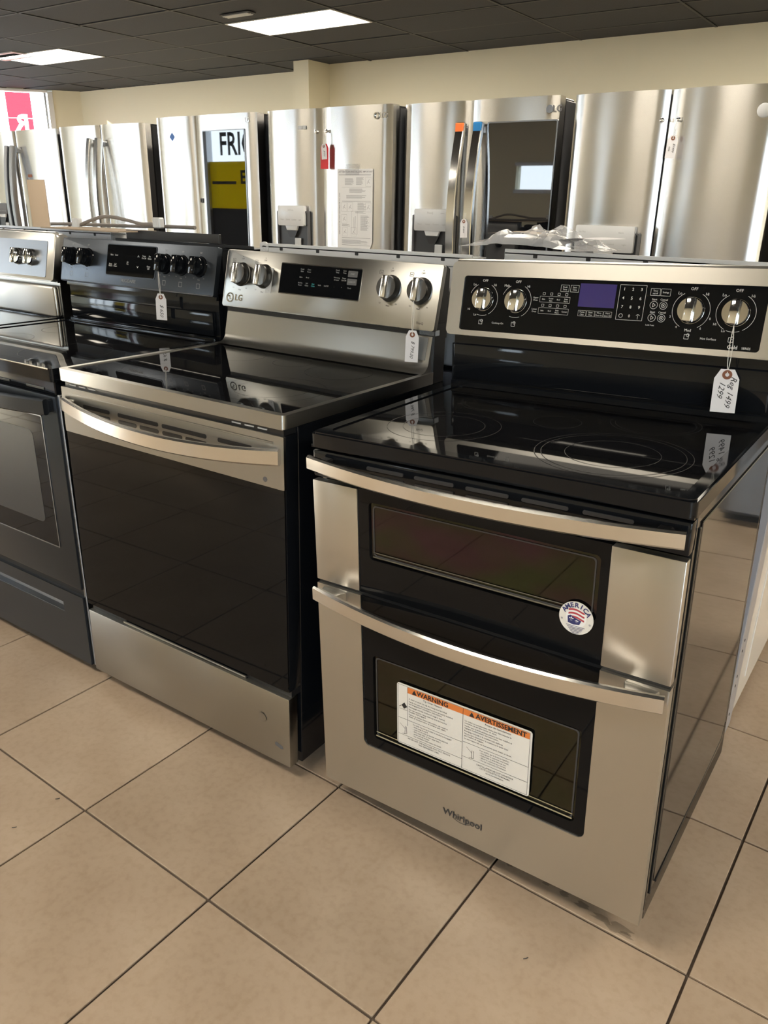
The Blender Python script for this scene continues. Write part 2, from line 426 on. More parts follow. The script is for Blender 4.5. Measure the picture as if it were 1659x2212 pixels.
while k < -8.1: mf.box(k-.04, k+.04, YF-.12, YF+.01, .30, 2.55); k += 1.62
mf.box(-7.98, -7.9, YF-.12, YF+.01, .30, 2.55)
mf.build('window_frame', 'aluminium', win2)
win3 = struct(MB().box(-4.35, -3.55, YF-.08, YF-.074, 1.52, 1.84).build('window_3', 'window_glass'))
MB().box(-4.37, -3.53, YF-.02, YF+.015, 1.48, 1.53).box(-4.37, -3.53, YF-.02, YF+.015, 1.83, 1.87).build('window_frame', 'aluminium', win3)
win4 = struct(MB().box(2.2, 4.6, YF-.08, YF-.074, .30, 2.55).build('window_4', 'window_glass'))
mf = MB().box(2.2, 4.6, YF-.12, YF+.01, .27, .36).box(2.2, 4.6, YF-.12, YF+.01, 2.48, 2.56)
for k in (2.24, 3.4, 4.56): mf.box(k-.04, k+.04, YF-.12, YF+.01, .30, 2.55)
mf.build('window_frame', 'aluminium', win4)
portal('window_portal_right', (3.4, YF-.2, 1.42), (0, 1, 0), 2.4, 2.3)
portal('window_portal_front', ((fx-7.9)/2, YF-.2, 1.42), (0, 1, 0), abs(fx+7.9), 2.3)
pc = WC+WD*(WL/2)-WN*(.2)
portal('window_portal_left', (pc.x, pc.y, 1.6), WN, WL-.6, 2.3)
# signs on the shop front glass
ps = thing('window_sign', 'yellow poster in the shop front window, seen mirrored in a refrigerator door', 'sign')
MB().box(-10.30, -8.95, YF-.05, YF-.045, 1.18, 1.94).build('poster', 'yellow_poster', ps)
MB().box(-10.6, -8.95, YF-.06, YF-.055, .35, 1.18).build('dark_stand_in_board', 'print_black', ps)  # added board standing in for dark items mirrored below the poster
MB().text('ES', .30, -9.42, 1.68, YF-.042, bold=.03).line(-10.25, 1.60, -9.66, 1.60, .05, YF-.042).build('lettering', 'print_black', ps)
ls = thing('window_sign', 'dark vinyl letters across the top of the shop front window', 'sign')
MB().text('FRIG', .50, -9.62, 2.20, YF-.042, bold=.02, sx_=.8).build('lettering', 'print_black', ls)
rs = thing('window_sign', 'red poster in the shop front window behind the camera', 'sign')
MB().box(-8.75, -8.40, YF-.05, YF-.045, .5, 2.4).build('poster', 'tag_red', rs)
struct(MB().box(-60, 40, -60, 60, -.16, -.07).build('ground', 'ground_asphalt'))

# ceiling: grid bars, each lay-in tile, troffers, vents
CX, CY, CXW, CYW = -3.765, 4.752, 1.2505, .617
CE = struct(MB().prism([(-10.62, 7.4), (fx, yl), (fx, YF), (5.15, YF), (5.15, 7.4)], CEIL+.06, CEIL+.12, 'xy').build('ceiling', 'ceiling_grid', smooth=False))
def wall_x(y): return WC.x+WD.x*max(0, min(WL, (y-WC.y)/WD.y))      # left end of the ceiling at this depth
def wall_y(x): return WC.y+WD.y*max(0, (x-WC.x)/WD.x) if x < WC.x else 7.22
gb = MB()
for i in range(-7, 10):
    gb.box(CX-CXW*i-.012, CX-CXW*i+.012, YF, wall_y(CX-CXW*i), CEIL-.001, CEIL+.006)
for j in range(-15, 5):
    gb.box(max(-15.2, wall_x(CY+CYW*j)), 5.0, CY+CYW*j-.012, CY+CYW*j+.012, CEIL-.001, CEIL+.006)
gb.build('grid_bar', 'ceiling_grid', CE, kind='stuff', label='black ceiling grid bars')
t0 = MB().box(.011, CXW-.011, .011, CYW-.011, CEIL+.001, CEIL+.018, .004, 1).build('ceiling_tile', 'ceiling_tile', CE)
troffers = {(-1, 0), (-4, 0), (2, 0), (5, 0)} | {(i, j) for i in (-7, -4, -1, 2, 5) for j in (-5, -11)}  # front row lies unseen, added to brighten the foreground floor
# cell (i, j) spans x = CX + CXW*i .. +CXW
far = MB(); first = True
for i in range(-9, 7):
    for j in range(-15, 5):
        if (i, j) in troffers: continue
        x, y = CX+CXW*i, CY+CYW*j
        if x+CXW > 5.0 or y+CYW > 7.4: continue
        if x < wall_x(y+CYW)-CXW*.55: continue
        vis = y > 2.2 and x < 2.0
        if vis:
            o_ = t0 if first else bpy.data.objects.new('ceiling_tile', t0.data)
            if not first: COL.objects.link(o_); o_.parent = CE
            first = False; o_.location = (x, y, random.uniform(0, .005)); o_.rotation_euler = (random.uniform(-.004, .004), random.uniform(-.002, .002), 0)
        else:
            far.M = Matrix.Translation((x, y, 0)); far.box(.011, CXW-.011, .011, CYW-.011, CEIL+.001, CEIL+.018)
far.build('distant_ceiling_tile', 'ceiling_tile', CE, kind='stuff', label='rest of the black ceiling tiles')
def troffer(i, j, label):
    x, y = CX+CXW*i, CY+CYW*j
    t = thing('ceiling_light', label, 'light', (x+CXW/2, y+CYW/2, CEIL), group='recessed ceiling lights')
    hx, hy = CXW/2-.012, CYW/2-.012
    fr = MB().frame([(-hx, -hy), (hx, -hy), (hx, hy), (-hx, hy)], [(-hx+.018, -hy+.018), (hx-.018, -hy+.018), (hx-.018, hy-.018), (-hx+.018, hy-.018)], -.004, .01, 'xy')
    fr.build('frame', 'white_frame', t)
    MB().box(-hx+.016, hx-.016, -hy+.016, hy-.016, .001, .006).build('lens', 'troffer_lens', t)
for i, j in sorted(troffers):
    troffer(i, j, {(-1, 0): 'bright rectangular ceiling light, the larger one right of centre', (-4, 0): 'rectangular ceiling light at the far left, above the window'}.get((i, j), 'recessed ceiling light out of the picture, row %s, %s from the left' % ({0: 'by the back wall', -5: 'above the aisle', -11: 'added above the front aisle'}[j], ['first', 'second', 'third', 'fourth', 'fifth', 'sixth', 'seventh'][sorted(a for a, b in troffers if b == j).index(i)])))
v = thing('ceiling_vent', 'small ceiling vent beside the larger ceiling light', 'vent', (-4.58, 4.50, CEIL))
MB().box(-.17, .17, -.05, .05, -.010, 0, .004, 1).build('plate', 'dark_grey', v)
for q in (-.028, .0, .028): MB().box(-.15, .15, q-.010, q+.010, -.020, -.010, .003, 1).build('slat', 'plastic_grey', v)
v = thing('ceiling_vent', 'square ceiling vent at the left edge, beside the far light', 'vent', (-8.47, 4.76, CEIL))
MB().frame([(-.33, -.16), (.33, -.16), (.33, .16), (-.33, .16)], [(-.28, -.11), (.28, -.11), (.28, .11), (-.28, .11)], -.012, 0, 'xy').build('frame', 'plastic_grey', v)
for q in range(5):
    MB(Matrix.Translation((0, -.09+q*.045, -.004)) @ Matrix.Rotation(.6, 4, 'X')).box(-.28, .28, -.016, .016, -.001, .001).build('slat', 'dark_grey', v)

# ------------------------------------------------------------------ small helpers shared by the ranges
def bowed_bar(x0, x1, z, hgt, y_end, bow, th, n_=20, drop=0.):
    """flat handle bar that bows towards the viewer, ends nearest the door"""
    path = []
    for k in range(n_+1):
        t = k/n_; x = x0+(x1-x0)*t; q = 1-(2*t-1)**2
        y = y_end-bow*q; dy = -bow*(-2*(2*t-1)*2)/(x1-x0)
        tg = Vector((1, dy, 0)).normalized()
        path.append((Vector((x, y, z-drop*q)), Vector((tg.y, -tg.x, 0)), Vector((0, 0, 1))))
    h = hgt/2; b = min(.004, th*.3)
    sect = [(-th/2, -h+b), (-th/2+b, -h), (th/2-b, -h), (th/2, -h+b), (th/2, h-b), (th/2-b, h), (-th/2+b, h), (-th/2, h-b)]
    return path, sect
def knob(parent, M, u, v, r, hgt, mats, ang=0, name='knob', grip=.36):
    """round knob with a raised grip bar; M is the panel frame"""
    K = M @ Matrix.Translation((u, 0, v))
    kb = MB(K).lathe([(r*1.12, 0), (r*1.12, -.004), (r*1.02, -.006), (r, -hgt*.55), (r*.94, -hgt*.66), (r*.80, -hgt*.66)], n_=36).build(name, mats[0], parent)
    MB(K).lathe([(r*1.03, -hgt*.12), (r*1.06, -hgt*.2), (r*1.03, -hgt*.28)], n_=36).build('bezel_ring', mats[1], kb)
    G = K @ Matrix.Rotation(ang, 4, 'Y')
    MB(G).box(-r*grip, r*grip, -hgt, -hgt*.5, -r*.93, r*.93, .0035, 2).build('grip', mats[2], kb)
    return kb
def feet(parent, pose_mat, xs, ys, ztop, mat='rubber'):
    inv = pose_mat
    for x in xs:
        for y in ys:
            # foot length so that it stands on the floor in spite of the tilt
            wz = (pose_mat @ Vector((x, y, 0))).z
            MB().lathe([(.010, ztop+.01), (.010, -wz+.012), (.019, -wz+.010), (.019, -wz+.0005)], (x, y, 0), 'z', 14).build('levelling_foot', mat, parent)
def price_tag(name_label, P, Wm, Hm, lines, rotz=0, tilt=0, strg=None, group='price tags', mat='tag_paper', yaw=0):
    """hanging tag, P = eyelet position; string runs up to strg (world)"""
    t = thing('price_tag', name_label, 'tag', P, (0, 0, 0), group)
    M = Matrix.Rotation(yaw, 4, 'Z') @ Matrix.Rotation(tilt, 4, 'Y')
    h = Wm/2; e = .011
    poly = [(-h, -Hm+e), (h, -Hm+e), (h, -h*.35), (h*.55, e), (-h*.55, e), (-h, -h*.35)]
    MB(M).prism(poly, -.0003, .0003).build('card', mat, t)
    MB(M).frame(disc(0, 0, h*.40, 20), disc(0, 0, h*.16, 20), -.0010, .0010).build('eyelet', 'eyelet_brown', t)
    tx = MB(M)
    for s_, size, u, v_, r_ in lines: tx.text(s_, size, u, v_, -.0008, rot=r_, shear=.35, align='CENTER')
    tx.build('handwriting', 'print_black', t)
    if strg:
        for dx in (-.003, .003):
            a = Vector(strg)-Vector(P); pts = [Vector((dx*math.sin(math.pi*k/8), -.0015, 0))+a*(k/8)+Vector((0, 0, .0)) for k in range(9)]
            MB().tube(pts, .0008, 5).build('string', 'string_white', t)
    return t
WD_ = .757

# ------------------------------------------------------------------ range with double oven (front right)
PWloc = (0, 0, -.0018); PWrot = (R(.3382), R(-1.8142), 0)
W = thing('double_oven_range', 'stainless double oven electric range with black glass top and warning label', 'range', PWloc, PWrot)
PWm = Matrix.Translation(PWloc) @ Matrix.Rotation(PWrot[1], 4, 'Y') @ Matrix.Rotation(PWrot[0], 4, 'X')
bd = MB(); bd.box(.004, .753, .030, .034, .07, .872); bd.box(.004, .753, .034, .640, .052, .10)
bd.box(.004, .012, .034, .640, .052, .884, .002, 1); bd.box(.745, .753, .034, .640, .052, .884, .002, 1)
bd.box(.004, .753, .600, .640, .052, .884); bd.box(.012, .745, .034, .60, .868, .884)
# hollow carcass so that the ovens have real cavities
bd.build('body', 'side_enamel', W)
sp = MB()  # black strips standing in for dark reflections along the side grooves
sp.box(.753, .7555, .050, .058, .10, .855, .001, 1); sp.box(.753, .7555, .60, .610, .16, .80, .001, 1)
sp.tube([(.754, .085, .105), (.754, .35, .118), (.754, .58, .13), (.754, .603, .165)], .0028, 6)
sp.build('dark_groove_line', 'black_plastic', W)
MB().box(.753, .7562, .062, .596, .125, .862, .0012, 1).build('side_panel', 'side_enamel', W)
feet(W, PWm, (.06, .69), (.16, .58), .052)
# cooktop frame and glass
ct = MB().frame(rr_(0, WD_, -.002, .585, .012), rr_(.030, WD_-.030, .030, .548, .022), .886, .9125, 'xy'); ct.box(.002, WD_-.002, .0, .583, .884, .8895)
ct.build('cooktop_frame', 'black_enamel', W)
MB().frame(rr_(.004, WD_-.004, .002, .581, .012), rr_(.026, WD_-.026, .026, .552, .022), .9125, .916, 'xy').build('cooktop_rim', 'black_enamel', W)
cg = MB().prism(rr_(.028, WD_-.028, .028, .55, .022), .8885, .9135, 'xy').build('cooktop_glass', 'cooktop_glass', W)
bz = MB()
def ring(mb, x, y, r, z=.9139, th=.0014, n_=56):
    for k in range(n_):
        a, b = 2*math.pi*k/n_, 2*math.pi*(k+1)/n_
        mb.face([(x+(r-th)*math.cos(a), y+(r-th)*math.sin(a), z), (x+r*math.cos(a), y+r*math.sin(a), z), (x+r*math.cos(b), y+r*math.sin(b), z), (x+(r-th)*math.cos(b), y+(r-th)*math.sin(b), z)])
for x, y, rs_ in ((.20, .19, (.118, .085)), (.56, .18, (.140, .128, .085)), (.20, .43, (.085, .075)), (.56, .43, (.090, .080)), (.385, .34, (.05,))):
    for r_ in rs_: ring(bz, x, y, r_)
bz.flat = True; bz.build('burner_marking', 'ring_print', cg)
# control trim strip with vent slots under the cooktop
MB().box(.003, .754, .002, .034, .822, .8785, .004, 2).build('vent_trim', 'black_enamel', W)
for x0 in (.14, .25, .36, .47, .58):
    for z in (.846, .862):
        if x0 in (.14, .58) and z < .85 and x0 == .58: continue
        MB().prism(rr_(x0, x0+.085, z-.0035, z+.0035, .003, 3), -.0005, .004).build('vent_slot', 'dark_grey', W)
# upper oven door
udg = MB().frame(rr_(.114, .637, .589, .8165, .004), rr_(.142, .618, .668, .792, .010), .001, .014).build('upper_door', 'black_glass', W)
for x0, x1 in ((.003, .1165), (.6345, .754)):
    MB().box(x0, x1, -.0025, .018, .5905, .8155, .002, 2).build('side_panel', 'steel', udg)
MB().prism(rr_(.140, .620, .666, .794, .010), .006, .009).build('window_pane', 'oven_glass_tinted', udg)
fr = MB().frame(rr_(.150, .610, .676, .785, .008), rr_(.1525, .6075, .6785, .7825, .007), .0045, .0058); fr.build('window_border', 'ring_print', udg)
MB().tube([(.150, .0035, .6745), (.610, .0035, .6745)], .0022, 6).tube([(.150, .0045, .684), (.610, .0045, .684)], .0014, 6).build('window_rail', 'rack_chrome', udg)
p_, s_ = bowed_bar(.010, .751, .8575, .030, -.020, .040, .012, drop=.004)
hd = MB().sweep(p_, s_).build('handle', 'steel_handle', udg)
for x in (.045, .716): MB().box(x-.012, x+.012, -.028, .004, .848, .867, .003, 1).build('handle_post', 'black_plastic', hd)
# door gap strip and the lower door
MB().box(.004, .753, .006, .030, .575, .592).build('door_gap', 'black_plastic', W)
# steel face with a U-shaped cut-out for the glass: bottom and two side columns with rounded lower corners
out = [(.003, .067), (.754, .067), (.754, .5815), (.6345, .5815)]
inn = [(.6345, .225)] + [(.6185+.016*math.cos(R(a)), .225-.016*math.sin(R(a))) for a in (20, 45, 70, 90)]
inn += [(.134-.016*math.cos(R(90-a)) if False else .1345-.016*math.sin(R(a)), .225-.016*math.cos(R(a))) for a in (0, 20, 45, 70, 90)]
poly = out + inn + [(.1185, .5815), (.003, .5815)]
ldo = MB().prism(poly, -.002, .020).build('lower_door', 'steel', W)
MB().frame(rr_(.114, .639, .200, .5800, .003), rr_(.145, .612, .236, .446, .010), .001, .012).build('door_glass', 'black_glass', ldo)
MB().prism(rr_(.143, .614, .234, .448, .010), .006, .009).build('window_pane', 'oven_glass', ldo)
MB().frame(rr_(.150, .607, .241, .441, .008), rr_(.153, .604, .244, .438, .007), .0045, .0058).build('window_border', 'ring_print', ldo)
MB().tube([(.150, .0035, .2425), (.607, .0035, .2425)], .0024, 6).tube([(.150, .0045, .252), (.607, .0045, .252)], .0014, 6).build('window_rail', 'rack_chrome', ldo)
p_, s_ = bowed_bar(.010, .751, .565, .034, -.020, .042, .013, drop=.006)
hd = MB().sweep(p_, s_).build('handle', 'steel_handle', ldo)
for x in (.050, .708):
    MB().prism([(x-.030, -.002), (x+.030, -.002), (x+.022, -.026), (x-.022, -.026)], .551, .577, 'xy', .003).build('handle_post', 'steel', hd)
lg = MB().text('Whirlpool', .0225, .374, .127, -.0032, bold=.012)
lg.arc(.372, .152, .037, R(235), R(310), .0016, -.0034, 10); lg.build('badge', 'dark_grey', ldo, label='dark metal lettering')
# oven cavities and racks
for z0, z1, zr, nm in ((.62, .80, (.70,), 'upper_cavity'), (.20, .50, (.29, .39), 'lower_cavity')):
    cv = MB(); x0, x1 = .125, .632
    cv.box(x0-.004, x0, .02, .50, z0, z1).box(x1, x1+.004, .02, .50, z0, z1).box(x0, x1, .50, .504, z0, z1).box(x0, x1, .02, .504, z0-.004, z0).box(x0, x1, .02, .504, z1, z1+.004)
    cvo = cv.build(nm, 'oven_enamel', W)
    for z in zr:
        rk = MB(); rk.tube([(x0+.01, .05, z), (x1-.01, .05, z)], .003, 6).tube([(x0+.01, .45, z), (x1-.01, .45, z)], .003, 6)
        for k in range(16): rk.tube([(x0+.02+k*.0312, .05, z), (x0+.02+k*.0312, .45, z)], .0016, 5)
        rk.build('oven_rack', 'rack_chrome', cvo)
# AMERICA sticker
st = MB().prism(disc(.584, .667, .031, 40), -.0006, .0008).build('round_sticker', 'sticker_white', udg, label='round white sticker reading AMERICA')
MB().prism(disc(.584, .667, .0185, 32), -.0010, -.0006).build('sticker_disc', 'paper', st)
tx = MB()
for k, ch in enumerate('AMERICA'):
    a = R(150-k*20); tx.text(ch, .0125, .584+.0245*math.cos(a), .667+.0245*math.sin(a), -.0012, rot=a-math.pi/2, bold=.03)
for a in (192, -12): tx.text('*', .010, .584+.026*math.cos(R(a)), .664+.026*math.sin(R(a)), -.0012)
for k in range(6):
    wd = .017-.0022*k; tx.line(.584-wd, .6515-k*.0027, .584+wd, .6515-k*.0027, .0009, -.0012)
tx.build('sticker_lettering', 'flag_blue', st)
fl = MB()
for k, (z, th) in enumerate(((.679, .0035), (.672, .0035), (.665, .0035))):
    for q in range(10):
        x0 = .570+q*.0029; f_ = lambda x: .0025*math.sin((x-.57)*140)
        fl.face([(x0, -.0012, z+f_(x0)), (x0+.0029, -.0012, z+f_(x0+.0029)), (x0+.0029, -.0012, z+th+f_(x0+.0029)), (x0, -.0012, z+th+f_(x0))])
fl.flat = True; fl.build('flag_stripe', 'flag_red', st)
fb = MB(); fb.prism([(.570, .656), (.580, .654), (.591, .656), (.594, .664), (.584, .667), (.574, .671), (.569, .668)], -.0015, -.0010); fb.build('flag_canton', 'flag_blue', st)
MB().text('*', .018, .576, .660, -.0017, bold=.03).text('*', .014, .586, .658, -.0017, bold=.03).build('flag_star', 'paper', st)
# bilingual warning label
X0, X1, Z0, Z1 = .208, .518, .2525, .4035
lb = MB().prism(rr_(X0, X1, Z0, Z1, .006), -.0002, .0013).build('warning_label', 'sticker_white', ldo, label='white and orange WARNING / AVERTISSEMENT label')
ob = MB(); ob.prism([(X0+.027, Z1-.018), (X1-.005, Z1-.018), (X1-.005, Z1-.004), (X0+.027, Z1-.004)], -.0006, -.0002); ob.build('orange_band', 'warning_orange', lb)
xm = (X0+X1)/2+.005
bx = MB(); bx.rect(X0+.003, X1-.004, Z0+.003, Z1-.003, .0007, -.0005); bx.line(xm, Z0+.003, xm, Z1-.003, .0008, -.0009).line(X0+.027, Z1-.10, X0+.027, Z1-.004, .0007, -.0009)
for x0, x1, z in ((X0+.003, xm, Z1-.085), (X0+.003, xm, Z1-.126), (xm, X1-.004, Z1-.082), (xm, X1-.004, Z1-.118)): bx.line(x0, z, x1, z, .0007, -.0006)
bx.text('WARNING', .0155, X0+.088, Z1-.0112, -.0010, bold=.03).text('AVERTISSEMENT', .0150, xm+.084, Z1-.0112, -.0010, bold=.03)
for x in (X0+.044, xm+.020): bx.face([(x-.006, -.0010, Z1-.0165), (x+.006, -.0010, Z1-.0165), (x, -.0010, Z1-.0055)])
bx.text('Tip Over Hazard', .0065, X0+.088, Z1-.0225, -.0008).text('Risque de basculement', .0062, xm+.078, Z1-.0225, -.0008)
rows = ['A child or adult can tip the range and be killed.', 'Verify the anti-tip bracket has been properly installed', 'and engaged per installation instructions.', 'Re-engage anti-tip bracket if range is moved.',
        'Do not operate range without anti-tip bracket', 'installed and engaged.', 'Failure to follow these instructions can result in', 'death or serious burns to children and adults.']
zz = Z1-.031
for k, t in enumerate(rows):
    bx.text(t, .0052, X0+.030, zz, -.0008, align='LEFT', sx_=.95); zz -= .0053+(.0016 if k in (0, 2, 3, 5) else 0)
rows = ['Un enfant ou une personne adulte peut faire basculer la', 'cuisiniere, ce qui peut causer un deces.', "Verifier que la bride antibasculement est bien installee et", 'engagee, conformement aux instructions.', 'Reengager la bride si la cuisiniere est deplacee.',
        'Ne pas faire fonctionner la cuisiniere si la bride n\'est', 'pas installee et engagee.', 'Le non-respect de ces instructions peut causer un deces.']
zz = Z1-.031
for k, t in enumerate(rows):
    bx.text(t, .0050, xm+.004, zz, -.0008, align='LEFT', sx_=.92); zz -= .0052+(.0014 if k in (1, 3, 4, 6) else 0)
rows = ['To verify the anti-tip bracket is installed and engaged:', '- Slide range forward.', '- Look for the anti-tip bracket securely attached.', '- Slide range back so rear range foot is', '  under anti-tip bracket.', '- See installation instructions for details.']
for k, t in enumerate(rows): bx.text(t, .0050, X0+.040, Z1-.091-k*.0057, -.0008, align='LEFT', sx_=.88)
rows = ['Pour verifier que la bride est installee :', '- Faire glisser la cuisiniere vers l\'avant.', '- Rechercher la bride fixee au mur.', '- Glisser la cuisiniere vers l\'arriere.', '- Voir les instructions d\'installation.']
for k, t in enumerate(rows): bx.text(t, .0048, xm+.040, Z1-.088-k*.0057, -.0008, align='LEFT', sx_=.88)
for k, t in enumerate(['IMPORTANT: THE INSTALLER MUST NOT REMOVE', 'THIS TEMPORARY LABEL']): bx.text(t, .0052, (X0+xm)/2, Z1-.131-k*.006, -.0008, sx_=.9)
for k, t in enumerate(["L'INSTALLATEUR NE DOIT PAS RETIRER", 'CETTE ETIQUETTE TEMPORAIRE', 'apres son installation']): bx.text(t, .0052, (X1+xm)/2, Z1-.125-k*.006, -.0008, sx_=.9)
for x, z in ((X0+.020, Z1-.115), (xm+.022, Z1-.108)):
    bx.line(x-.006, z-.008, x+.004, z-.006, .0009, -.0008).line(x, z-.008, x+.001, z+.012, .0009, -.0008).line(x+.005, z-.006, x+.004, z+.012, .0009, -.0008).line(x-.012, z+.016, x, z+.006, .0006, -.0008)
bx.face([(X0+.012, -.0008, Z1-.052), (X0+.018, -.0008, Z1-.060), (X0+.026, -.0008, Z1-.053), (X0+.019, -.0008, Z1-.044)])
bx.line(X0+.006, Z1-.058, X0+.013, Z1-.052, .0012, -.0008).line(X0+.006, Z1-.062, X0+.026, Z1-.062, .0006, -.0008)
bx.build('label_print', 'print_black', lb)
# backguard
LW = math.atan(.035/.17); MW = panelM((0, .535, 1.04), LW)
bk = MB().box(.004, .753, .555, .640, .884, 1.02); bk.prism([(.548, 1.00), (.640, 1.00), (.640, 1.200), (.600, 1.212), (.575, 1.205)], .012, .745, 'yz')
bko = bk.build('backguard', 'black_enamel', W)
lp = MB().box(.012, .745, .545, .562, .935, 1.022, .004, 2).build('lower_panel', 'black_enamel', bko)
MB().box(.004, .753, .548, .600, .912, .930, .003, 1).build('rear_ledge', 'black_enamel', bko)
# stainless surround with a rolled top
sr = MB(MW); sr.frame(rr_(0, WD_, .004, .176, .013), rr_(.036, .716, .0165, .1435, .007), -.010, .014)
sr.box(.004, WD_-.004, .006, .016, .008, .172)
sro = sr.build('control_surround', 'steel', bko)
MB(MW).tube([(.010, .004, .170), (WD_-.010, .004, .170)], .014, 16).build('rolled_top', 'steel', sro)
gp = MB(MW).prism(rr_(.034, .718, .0145, .1455, .007), -.0072, .004).build('control_glass', 'black_glass', bko)
MB(MW).prism([(.329, .086), (.411, .086), (.411, .136), (.329, .136)], -.0080, -.0072).build('display', 'display_violet', gp)
pr = MB(MW); Y = -.0079
for u in (.092, .178, .573, .660):
    pr.arc(u, .0905, .0375, R(-62), R(62), .0007, Y); pr.arc(u, .0905, .0375, R(118), R(242) if u in (.573, .660) else R(160), .0007, Y)
    pr.arc(u, .0905, .0375, R(250), R(290), .0007, Y) if u != .573 else None
    pr.text('OFF', .0082, u, .1335, Y)
for u in (.092, .573, .660): pr.text('Lo', .0078, u-.027, .124, Y).text('Hi', .0078, u+.027, .124, Y)
pr.text('Melt', .0078, .150, .124, Y).text('Hi', .0078, .205, .124, Y).text('Med', .0078, .573, .0505, Y)
for u in (.092, .660): pr.text('Hi', .0072, u-.036, .066, Y).text('Lo', .0072, u-.018, .054, Y)
for k, a in enumerate((200, 235, 305, 340)): pr.text('2468'[k], .0065, .573+.0425*math.cos(R(a)), .0905+.0425*math.sin(R(a)), Y)
for u in (.092, .178, .573, .660): pr.rect(u-.005, u+.004, .033, .042, .0008, Y); pr.arc(u+.002, .041, .003, 0, 6.283, .0008, Y, 12)
pr.text('Hot Surface', .0066, .616, .036, Y).text('Cooktop On', .0058, .137, .0375, Y)
pr.text('Gold', .0098, .665, .0230, Y, bold=.02).text('SERIES', .0062, .691, .0225, Y)
for k in range(9): pr.text(str(k+1), .0088, .4285+(k % 3)*.0185, .1275-(k//3)*.0185, Y, bold=.01)
pr.text('0', .0085, .447, .072, Y); pr.arc(.4285, .072, .004, 0, 6.283, .0008, Y, 14); pr.arc(.4655, .072, .004, .4, 2.7, .0008, Y, 8).line(.4655, .066, .4655, .074, .0008, Y)
pr.rect(.4185, .4755, .0635, .1365, .0007, Y)
for u, t in ((.495, ('Timer', 'set/off')), (.5165, ('Settings',))):
    pr.rect(u-.0098, u+.0098, .117, .131, .0006, Y)
    for k, q in enumerate(t): pr.text(q, .0050, u, .124+(.0025 if len(t) > 1 else 0)-k*.0052, Y, sx_=.85)
for v_ in (.0975, .0715):
    pr.text('Start', .0056, .4955, v_+.0115, Y).text('Cancel', .0056, .5155, v_+.0115, Y)
    pr.arc(.4955, v_, .0078, 0, 6.283, .0007, Y, 20).arc(.5155, v_, .0078, 0, 6.283, .0007, Y, 20)
    pr.line(.4935, v_-.004, .4935, v_+.004, .0009, Y).line(.4935, v_+.004, .4990, v_, .0009, Y).line(.4935, v_-.004, .4990, v_, .0009, Y)
    pr.arc(.5155, v_, .0042, 0, 6.283, .0008, Y, 14).line(.5137, v_-.0018, .5173, v_+.0018, .0008, Y).line(.5137, v_+.0018, .5173, v_-.0018, .0008, Y)
pr.text('hold 3 sec', .0045, .494, .056, Y)
for u, t in ((.2935, ('Cook', 'Time')), (.3165, ('Start', 'Time'))):
    pr.rect(u-.0095, u+.0095, .1165, .1310, .0006, Y); pr.text(t[0], .0050, u, .1263, Y).text(t[1], .0050, u, .1211, Y)
for v_, nm in ((.098, 'Upper'), (.0725, 'Lower')):
    pr.text(nm, .0050, .226, v_+.0025, Y).text('Oven', .0050, .226, v_-.003, Y)
    pr.rect(.2365, .3085, v_-.0065, v_+.0065, .0005, Y)
    for k, t in enumerate(('Bake', 'Frozen', 'Broil', 'Keep') if nm == 'Upper' else ('Bake', 'Broil', 'Keep', 'Convect')):
        pr.text(t, .0046, .2455+k*.0180, v_+(.002 if t in ('Frozen', 'Keep') else 0), Y, sx_=.85)
        if t == 'Frozen': pr.text('Bake', .0046, .2455+k*.018, v_-.003, Y, sx_=.85)
        if t == 'Keep': pr.text('Warm', .0046, .2455+k*.018, v_-.003, Y, sx_=.85)
        pr.rect(.2427+k*.018, .2483+k*.018, v_+.0095, v_+.0145, .0006, Y)
for k, (a, b) in enumerate((('Precise', 'Clean'), ('Steam', 'Clean'), ('Warm', 'Zone On'), ('Warm', 'Zone Off'))):
    pr.text(a, .0046, .341+k*.0195, .0745, Y, sx_=.85).text(b, .0046, .341+k*.0195, .0693, Y, sx_=.85); pr.rect(.332+k*.0195, .350+k*.0195, .0660, .0780, .0004, Y)
pr.build('control_print', 'print_white', gp)
for u, a in ((.092, .02), (.178, .06), (.573, .03), (.660, .03)):
    kb_ = knob(gp, MW, u, .0905, .0262, .030, ('chrome', 'chrome', 'chrome'), a)
# tag on its right-hand knob
def Wp(x, y, z): return PWm @ Vector((x, y, z))
kp = PWm @ (MW @ Vector((.664, -.022, .065)))
price_tag('white price tag with handwriting hanging from the double oven range knob', Wp(.668, .5085, 1.0135), .047, .088,
          [('Reg 1499', .0165, .010, -.034, -R(97)), ('1299', .0165, -.008, -.030, -R(97))], tilt=-R(2), strg=kp, yaw=R(10))

# ------------------------------------------------------------------ stainless range with black glass door (middle)
PLloc = (-.859, -.0227, .0018); PLrot = (R(-.5049), R(.3504), R(.7834))
L = thing('electric_range', 'stainless electric range with black glass oven door and steel drawer', 'range', PLloc, PLrot)
PLm = Matrix.Translation(PLloc) @ (Matrix.Rotation(PLrot[2], 4, 'Z') @ Matrix.Rotation(PLrot[1], 4, 'Y') @ Matrix.Rotation(PLrot[0], 4, 'X'))
MB().box(.004, .753, .045, .655, .035, .905, .002, 1).build('body', 'black_enamel', L)
feet(L, PLm, (.05, .70), (.10, .60), .040)
tr = MB().frame(rr_(0, WD_, -.006, .60, .012), rr_(.016, WD_-.016, .012, .585, .006), .907, .937, 'xy'); tr.box(.006, WD_-.006, .0, .595, .904, .909)
tro = tr.build('cooktop_frame', 'steel_grey', L)
cg = MB().prism(rr_(.0145, WD_-.0145, .0105, .586, .006), .909, .9345, 'xy').build('cooktop_glass', 'cooktop_glass', L)
bz = MB()
